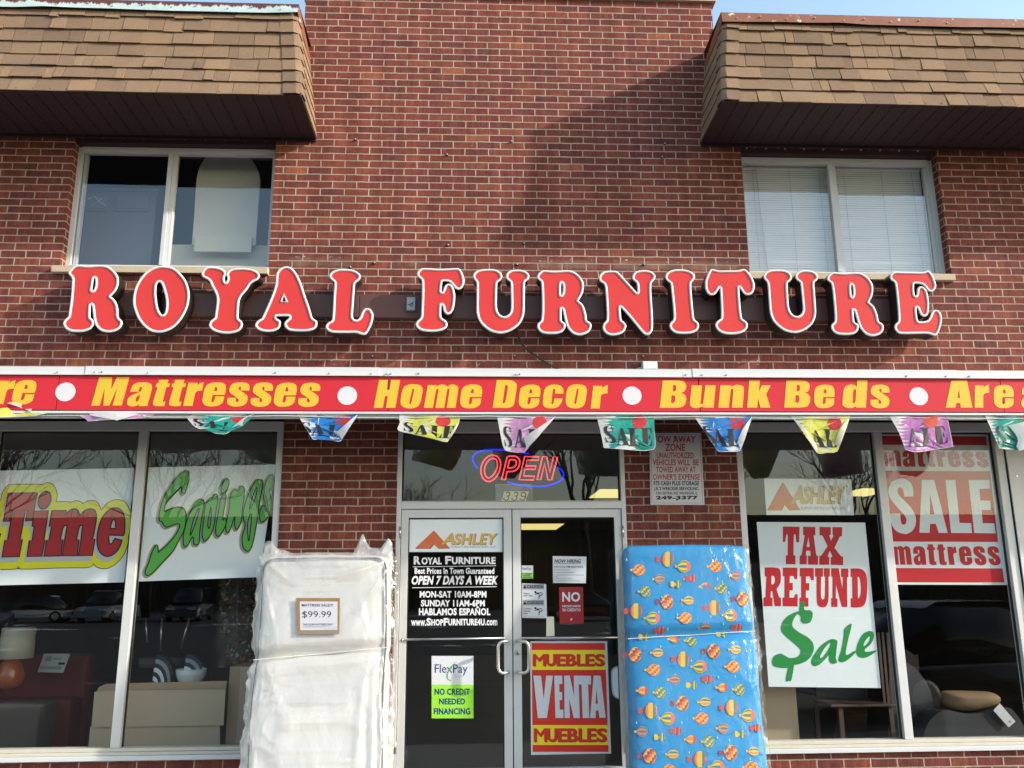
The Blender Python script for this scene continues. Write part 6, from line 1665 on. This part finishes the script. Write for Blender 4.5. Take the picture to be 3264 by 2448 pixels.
# artificial flower tree wrapped in plastic
t = thing('artificial_flowers', cf_(1530, 1000, 0.05), 'artificial flowers wrapped in plastic between the green lettered poster and the brown carton', 'flowers')
mb = MB(); r9 = random.Random(4)
FC = [plain('flower_cream', (0.50, 0.45, 0.30), 0.8), plain('flower_red', (0.40, 0.05, 0.03), 0.8), plain('flower_leaf', (0.06, 0.11, 0.03), 0.8), plain('flower_pale', (0.6, 0.58, 0.52), 0.8), plain('flower_orange', (0.5, 0.13, 0.04), 0.8)]
for i in range(420):
    yy = r9.uniform(440, 990); k = (yy-440)/550
    p = cf_(r9.uniform(1410+60*k, 1700-10*k), yy, r9.uniform(0, 0.18))
    s_ = r9.uniform(0.010, 0.026)
    m = FC[r9.choice((0, 2, 2, 2, 1, 3, 4))]
    d1 = Vector((r9.uniform(-1, 1), r9.uniform(-1, 1), r9.uniform(-1, 1))).normalized(); d2 = d1.orthogonal().normalized()
    mb.add([p+d1*s_, p+d2*s_*0.7, p-d1*s_, p-d2*s_*0.7], [(0, 1, 2, 3)], m)
mb.build('blossoms', t)
mb = MB(); q0, q1 = cf_(1540, 430, 0.09), cf_(1560, 1000, 0.09)
loft(mb, [ring((q0.x+0.012*math.sin(i*2), q0.y, q0.z+(q1.z-q0.z)*i/8), 0.17-0.004*i+0.012*math.sin(i*2.4), 0.13, 18) for i in range(9)], M['film_b'], False); mb.build('plastic_wrap', t, True)
mb = MB(); mb.tube([q0, q1+Vector((0, 0, -0.3))], 0.012, M['wood'], n=6); mb.build('stem', t)

# --- right shop window
c = crop(2350, 1632, 2.033, 0.45)
t = thing('armchair', c(1500, 1450), 'black leather armchair facing the right shop window', 'armchair')
def slab(name, pts, y0, y1, mat, parent, bev=0.03):
    P = [c(*p) for p in smooth(pts, 4)]; n = len(P)
    A = [Vector((p.x, y0, p.z)) for p in P]; Bk = [Vector((p.x, y1, p.z)) for p in P]
    mb = MB(); mb.front(A, [tuple(range(n))], mat); mb.front(Bk, [tuple(range(n))], mat, Vector((0, 1, 0)))
    mb.add(A+Bk, [(i, (i+1) % n, n+(i+1) % n, n+i) for i in range(n)], mat)
    return mb.build(name, parent, True, bevel=bev)
slab('backrest', [(1020,1600,1),(1030,985),(1060,968),(1110,970),(1180,1005),(1240,1070),(1290,1150),(1312,1230),(1320,1300),(1320,1600,1)], 0.56, 0.95, M['black_leather'], t)
slab('armrest', [(1150,1640,1),(1155,1440),(1180,1360),(1220,1310),(1275,1275),(1340,1275),(1420,1292),(1500,1292),(1600,1280),(1690,1252),(1740,1290),(1790,1370),(1830,1480),(1840,1640,1)], 0.32, 0.54, M['black_leather'], t)
slab('seat', [(1240,1640,1),(1245,1420),(1300,1385),(1500,1380),(1760,1380),(1800,1640,1)], 0.545, 1.1, M['black_leather'], t)
mb = MB()
prf = smooth([(1310,1165),(1380,1155),(1500,1157),(1610,1162),(1670,1180),(1690,1205),(1675,1240),(1600,1268),(1480,1290),(1390,1282),(1335,1255),(1315,1210)], 4)
P = [c(*p) for p in prf]; n = len(P); cen = sum(P, Vector())/n
rings = [[cen+(p-cen)*k+Vector((0, d-0.02, 0)) for p in P] for k, d in ((0.3, -0.10), (0.7, -0.085), (0.93, -0.045), (1.0, 0.0), (0.93, 0.05), (0.5, 0.09))]
loft(mb, rings, M['brown_cloth']); tag(mb.build('cushion', None, True), 'brown velvet cushion resting on the black armchair', 'cushion')
mb = MB(); q = [c(*p, -0.16) for p in ((1660,1285),(1702,1240),(1803,1358),(1760,1396))]; mb.front(q, [(0, 1, 2, 3)], M['paper_w']); mb.front([p+Vector((0, 0.003, 0)) for p in q], [(0, 1, 2, 3)], M['paper_w'], Vector((0, 1, 0)))
stroke(mb, ellipse(1766, 1358, 5, 5, 10), lambda x, y: c(x, y, -0.161), 0.002, M['black'])
tag(mb.build('price_tag'), 'white price tag hanging from the arm of the black armchair', 'price tag')
t = thing('sofa', c(1090, 950, 0.9), 'brown leather sofa behind the black armchair', 'sofa')
c_keep = c; c = crop(2350, 1632, 2.033, 1.35)
slab('backrest', [(985,1640,1),(1000,900),(1040,885),(1090,895),(1130,930),(1160,985),(1170,1640,1)], 1.3, 1.6, M['brown_sofa'], t)
slab('seat', [(600,1640,1),(620,1330),(800,1300),(984,1310),(984,1640,1)], 1.25, 1.7, M['brown_sofa'], t)
c = crop(2350, 1632, 2.033, 0.5)
t = thing('side_chair', c(800, 1490), 'dark wooden chair with a slatted back behind the tax refund poster', 'chair')
for x0, x1, xa, xb in ((905, 922, 950, 965), (935, 950, 975, 990), (965, 985, 1005, 1020)):
    mb = MB(); mb.front([c(*p) for p in ((x0, 780), (x1, 780), (xb, 1250), (xa, 1250))], [(0, 1, 2, 3)], M['wood']); q = [c(*p, 0.02) for p in ((x0, 780), (x1, 780), (xb, 1250), (xa, 1250))]; mb.front(q, [(0, 1, 2, 3)], M['wood'], Vector((0, 1, 0))); mb.build('back_slat', t)
mb = MB(); a, b = c(590, 1262), c(1010, 1238); mb.box(a.x, b.x, 0.45, 0.88, a.z, b.z, M['wood']); mb.build('seat', t, bevel=0.006)
for x, d in ((660, 0), (985, 0), (610, 0.35), (1010, 0.35)):
    mb = MB(); p = c(x, 1262); mb.box(p.x-0.018, p.x+0.018, 0.47+d, 0.505+d, 0.06, p.z-0.001, M['wood']); mb.build('leg', t)
mb = MB(); a, b = c(575, 1220, 0.2), c(900, 1205, 0.2); mb.box(a.x, b.x, 0.9, 0.93, a.z, b.z+0.25, M['wood']); mb.build('back_rail', t)
c = crop(2350, 1632, 2.033, 0.30)
mb = MB(); a, b = c(60, 1600), c(345, 700); mb.box(a.x, b.x, 0.30, 0.6, 0.36, b.z, M['card_l']); tag(mb.build('carton', bevel=0.004), 'tall tan carton behind the tax refund poster', 'carton')
mb = MB(); a, b = c(70, 715, -0.06), c(165, 330, -0.06); mb.box(a.x, b.x, 0.22, 0.295, a.z, b.z, M['dark']); tag(mb.build('display_panel'), 'narrow dark upright panel above the tan carton beside the blue mattress', 'panel')

# ================================================================== ACROSS THE CAR PARK (seen as reflections)
def paint(n, col): return plain(n, col, 0.3, 0.5, 0.04, 3.0, coat=0.6)
M['tyre'] = plain('tyre_rubber', (0.015, 0.015, 0.015), 0.85)
M['car_glass'] = plain('dark_car_glass', (0.02, 0.022, 0.025), 0.08, 0.6)
M['tail'] = plain('red_lamp_lens', (0.35, 0.01, 0.01), 0.2)
M['headl'] = plain('headlamp_lens', (0.6, 0.6, 0.6), 0.15)
def car(label, loc, rz, body, L=4.6, W=1.8, H=1.45, suv=False, group='cars parked in front of the shop'):
    t = thing('parked_car', loc, label, 'car', group)
    t.rotation_euler.z = 0
    ca, sa = math.cos(rz), math.sin(rz)
    def X(x, y, z): return Vector((loc[0]+x*ca-y*sa, loc[1]+x*sa+y*ca, loc[2]+z))
    hb = 0.62*H/1.45+ (0.1 if suv else 0)
    lower = [(-L/2, .38), (-L/2+.05, hb-.05), (-L/2+.25, hb+.04), (L/2-1.25, hb+.08), (L/2-.25, hb-.06), (L/2-.03, hb-.25), (L/2, .40), (L/2-.1, .25), (-L/2+.1, .25)]
    lo = smooth(lower, 3)
    mb = MB(); rings = []
    for k, y in ((.82, -W/2), (.96, -W/2+.10), (1.0, -W/2+.3), (1.0, W/2-.3), (.96, W/2-.10), (.82, W/2)):
        rings.append([X(x*(0.97+0.03*k), y, .25+(z-.25)*(0.86+0.14*k)) for x, z in lo])
    loft(mb, rings, paint('car_paint', body)); mb.build('body', t, True)
    if suv: cab = [(-L/2+.10, hb), (-L/2+.22, H-.05), (-L/2+.5, H), (L/2-2.0, H), (L/2-1.75, H-.06), (L/2-1.15, hb+.05)]
    else: cab = [(-L/2+.55, hb), (-L/2+1.15, H-.08), (-L/2+1.6, H), (L/2-2.3, H), (L/2-1.9, H-.07), (L/2-1.05, hb+.05)]
    cb = smooth(cab, 3)
    mb = MB(); loft(mb, [[X(x, s*(W/2-.10-.16*max(0, (z-hb)/(H-hb))), z) for x, z in cb] for s in (-1, 1)], M['car_glass']); mb.build('glasshouse', t, True)
    mb = MB(); top = [(x, z) for x, z in cb if z > H-.12]
    rr = [[X(x, y, z+.012) for x, z in top] for y in (-W/2+.25, -.3, .3, W/2-.25)]
    n = len(top); mb.add([v for r in rr for v in r], [(i*n+j, i*n+j+1, (i+1)*n+j+1, (i+1)*n+j) for i in range(3) for j in range(n-1)], paint('car_roof_paint', body)); mb.build('roof', t, True)
    for x in (-L/2+.85, L/2-.85):
        for s in (-1, 1):
            mb = MB()
            c0, c1 = X(x, s*(W/2-.2), .32), X(x, s*(W/2+.005), .32)
            d = (c1-c0).normalized(); e1 = Vector((0, 0, 1)); e2 = d.cross(e1)
            rg = lambda c, r: [c+(e1*math.cos(q*math.pi/10)+e2*math.sin(q*math.pi/10))*r for q in range(20)]
            loft(mb, [rg(c0, .32), rg(c1, .32)], M['tyre']); w = mb.build('wheel', t, True)
            mb = MB(); loft(mb, [rg(c1, .2), rg(c1+d*.012, .16)], M['chrome']); mb.build('rim', w)
    for s in (-1, 1):
        mb = MB(); p = X(L/2-.06, s*(W/2-.32), hb-.14); loft(mb, [[p+(X(0, a, b)-X(0, 0, 0)) + (X(dx, 0, 0)-X(0, 0, 0)) for a, b in ((-.2, -.07), (.2, -.07), (.2, .07), (-.2, .07))] for dx in (-.1, .07)], M['headl']); mb.build('headlight', t)
        mb = MB(); p = X(-L/2+.02, s*(W/2-.25), hb-.10); loft(mb, [[p+(X(0, a, b)-X(0, 0, 0)) + (X(dx, 0, 0)-X(0, 0, 0)) for a, b in ((-.15, -.09), (.15, -.09), (.15, .09), (-.15, .09))] for dx in (-.05, .05)], M['tail']); mb.build('tail_light', t)
    return t
zl = -0.13
car('dark brown saloon reflected in the right shop window', (6.7, -5.4, zl), math.radians(-8), (0.14, 0.115, 0.10))
car('white saloon reflected in the left shop window', (-25.0, -45.0, zl), math.radians(175), (0.62, 0.62, 0.60))
car('dark blue estate reflected at the left end of the shop window', (-18.8, -27.0, zl), math.radians(80), (0.02, 0.025, 0.05), suv=True, H=1.75)
car('grey people carrier reflected in the left shop window', (-21.3, -46.0, zl), math.radians(92), (0.22, 0.23, 0.25), suv=True, H=1.7)
car('dark green four by four reflected in the left shop window', (-16.6, -46.0, zl), math.radians(86), (0.03, 0.045, 0.04), suv=True, H=1.8)
car('dark red saloon reflected in the right door leaf', (6.0, -41.0, zl), math.radians(15), (0.16, 0.015, 0.015))
M['bark'] = plain('bark', (0.060, 0.052, 0.046), 0.9, 0.2, 0.3, 6.0, bump=0.01, bscale=20)
def grow(mb, p, d, L, r, depth, R):
    n = 4; path = [p]; q = p.copy(); dd = d.copy()
    for i in range(n):
        dd = (dd+Vector((R.uniform(-.22, .22), R.uniform(-.22, .22), R.uniform(-.05, .16)))).normalized()
        q = q+dd*(L/n); path.append(q.copy())
    mb.tube(path, r, M['bark'], n=5 if depth > 2 else 3, caps=False, taper=[1-0.5*i/n for i in range(n+1)])
    if depth == 0: return
    for k in range(R.choice((3, 3, 4)) if depth > 1 else 3):
        i = R.choice((2, 3, 4, 4)); b = path[i]
        a = R.uniform(0, 6.28); sp = R.uniform(.45, .95)
        o = dd.orthogonal().normalized(); o2 = dd.cross(o)
        nd = (dd+(o*math.cos(a)+o2*math.sin(a))*sp+Vector((0, 0, .12))).normalized()
        grow(mb, b, nd, L*R.uniform(.58, .80), r*0.55, depth-1, R)
def tree(x, y, h, seed, label):
    R = random.Random(seed)
    t = thing('bare_tree', (x, y, -0.13), label, 'tree', 'bare trees across the car park')
    mb = MB(); top = Vector((x+R.uniform(-.3, .3), y, h*0.33))
    mb.tube([Vector((x, y, -0.2)), Vector((x, y, h*0.15)), top], h*0.017, M['bark'], n=8, taper=[1.25, 1, .85]); mb.build('trunk', t, True)
    mb = MB()
    for k in range(5):
        a = R.uniform(0, 6.28)
        grow(mb, top-Vector((0, 0, R.uniform(0, h*.06))), Vector((math.cos(a)*.6, math.sin(a)*.6, 1)).normalized(), h*.26, h*.0105, 4, R)
    mb.build('crown', t)
tree(7.2, -50, 17, 1, 'spreading bare tree reflected right of the neon sign')
for i, (x, y, h) in enumerate(((-22, -54, 15), (-14, -56, 13), (-5, -58, 11), (17, -54, 16), (27, -56, 15), (-33, -54, 16))):
    tree(x, y, h, 20+i, 'bare winter tree beyond the car park seen only as a reflection in the shop glass')
R = random.Random(77)
mb = MB()
for i in range(700):
    x = R.uniform(-70, 70); y = R.uniform(-72, -63); h = R.uniform(4.5, 9.0)
    p = Vector((x, y, -0.2)); path = [p]
    for k in range(4): path.append(path[-1]+Vector((R.uniform(-.25, .25), R.uniform(-.2, .2), h/4)))
    mb.tube(path, R.uniform(.05, .13), M['bark'], n=3, caps=False, taper=[1, .8, .6, .4, .15])
    for k in range(7):
        b = path[R.choice((1, 2, 2, 3, 3))]; a = R.uniform(0, 6.28)
        mb.tube([b, b+Vector((math.cos(a)*R.uniform(.5, 1.4), math.sin(a)*.5, R.uniform(.5, 1.6)))], .028, M['bark'], n=3, caps=False, taper=[1, .3])
tag(mb.build('bare_woods'), kind='stuff')
# low dark row added behind the woods to block bright sky in reflections
t = thing('horizon_blocker', (0, -80, -0.13), 'long low dark block added behind the woods to keep bright sky out of the reflections', 'building')
mb = MB(); mb.box(-70, 70, -84, -76, -0.13, 7.6, M['dark']); mb.build('wall', t)
mb = MB(); mb.box(-70.4, 70.4, -84.4, -75.6, 7.6, 8.2, M['wood']); mb.build('roof', t)
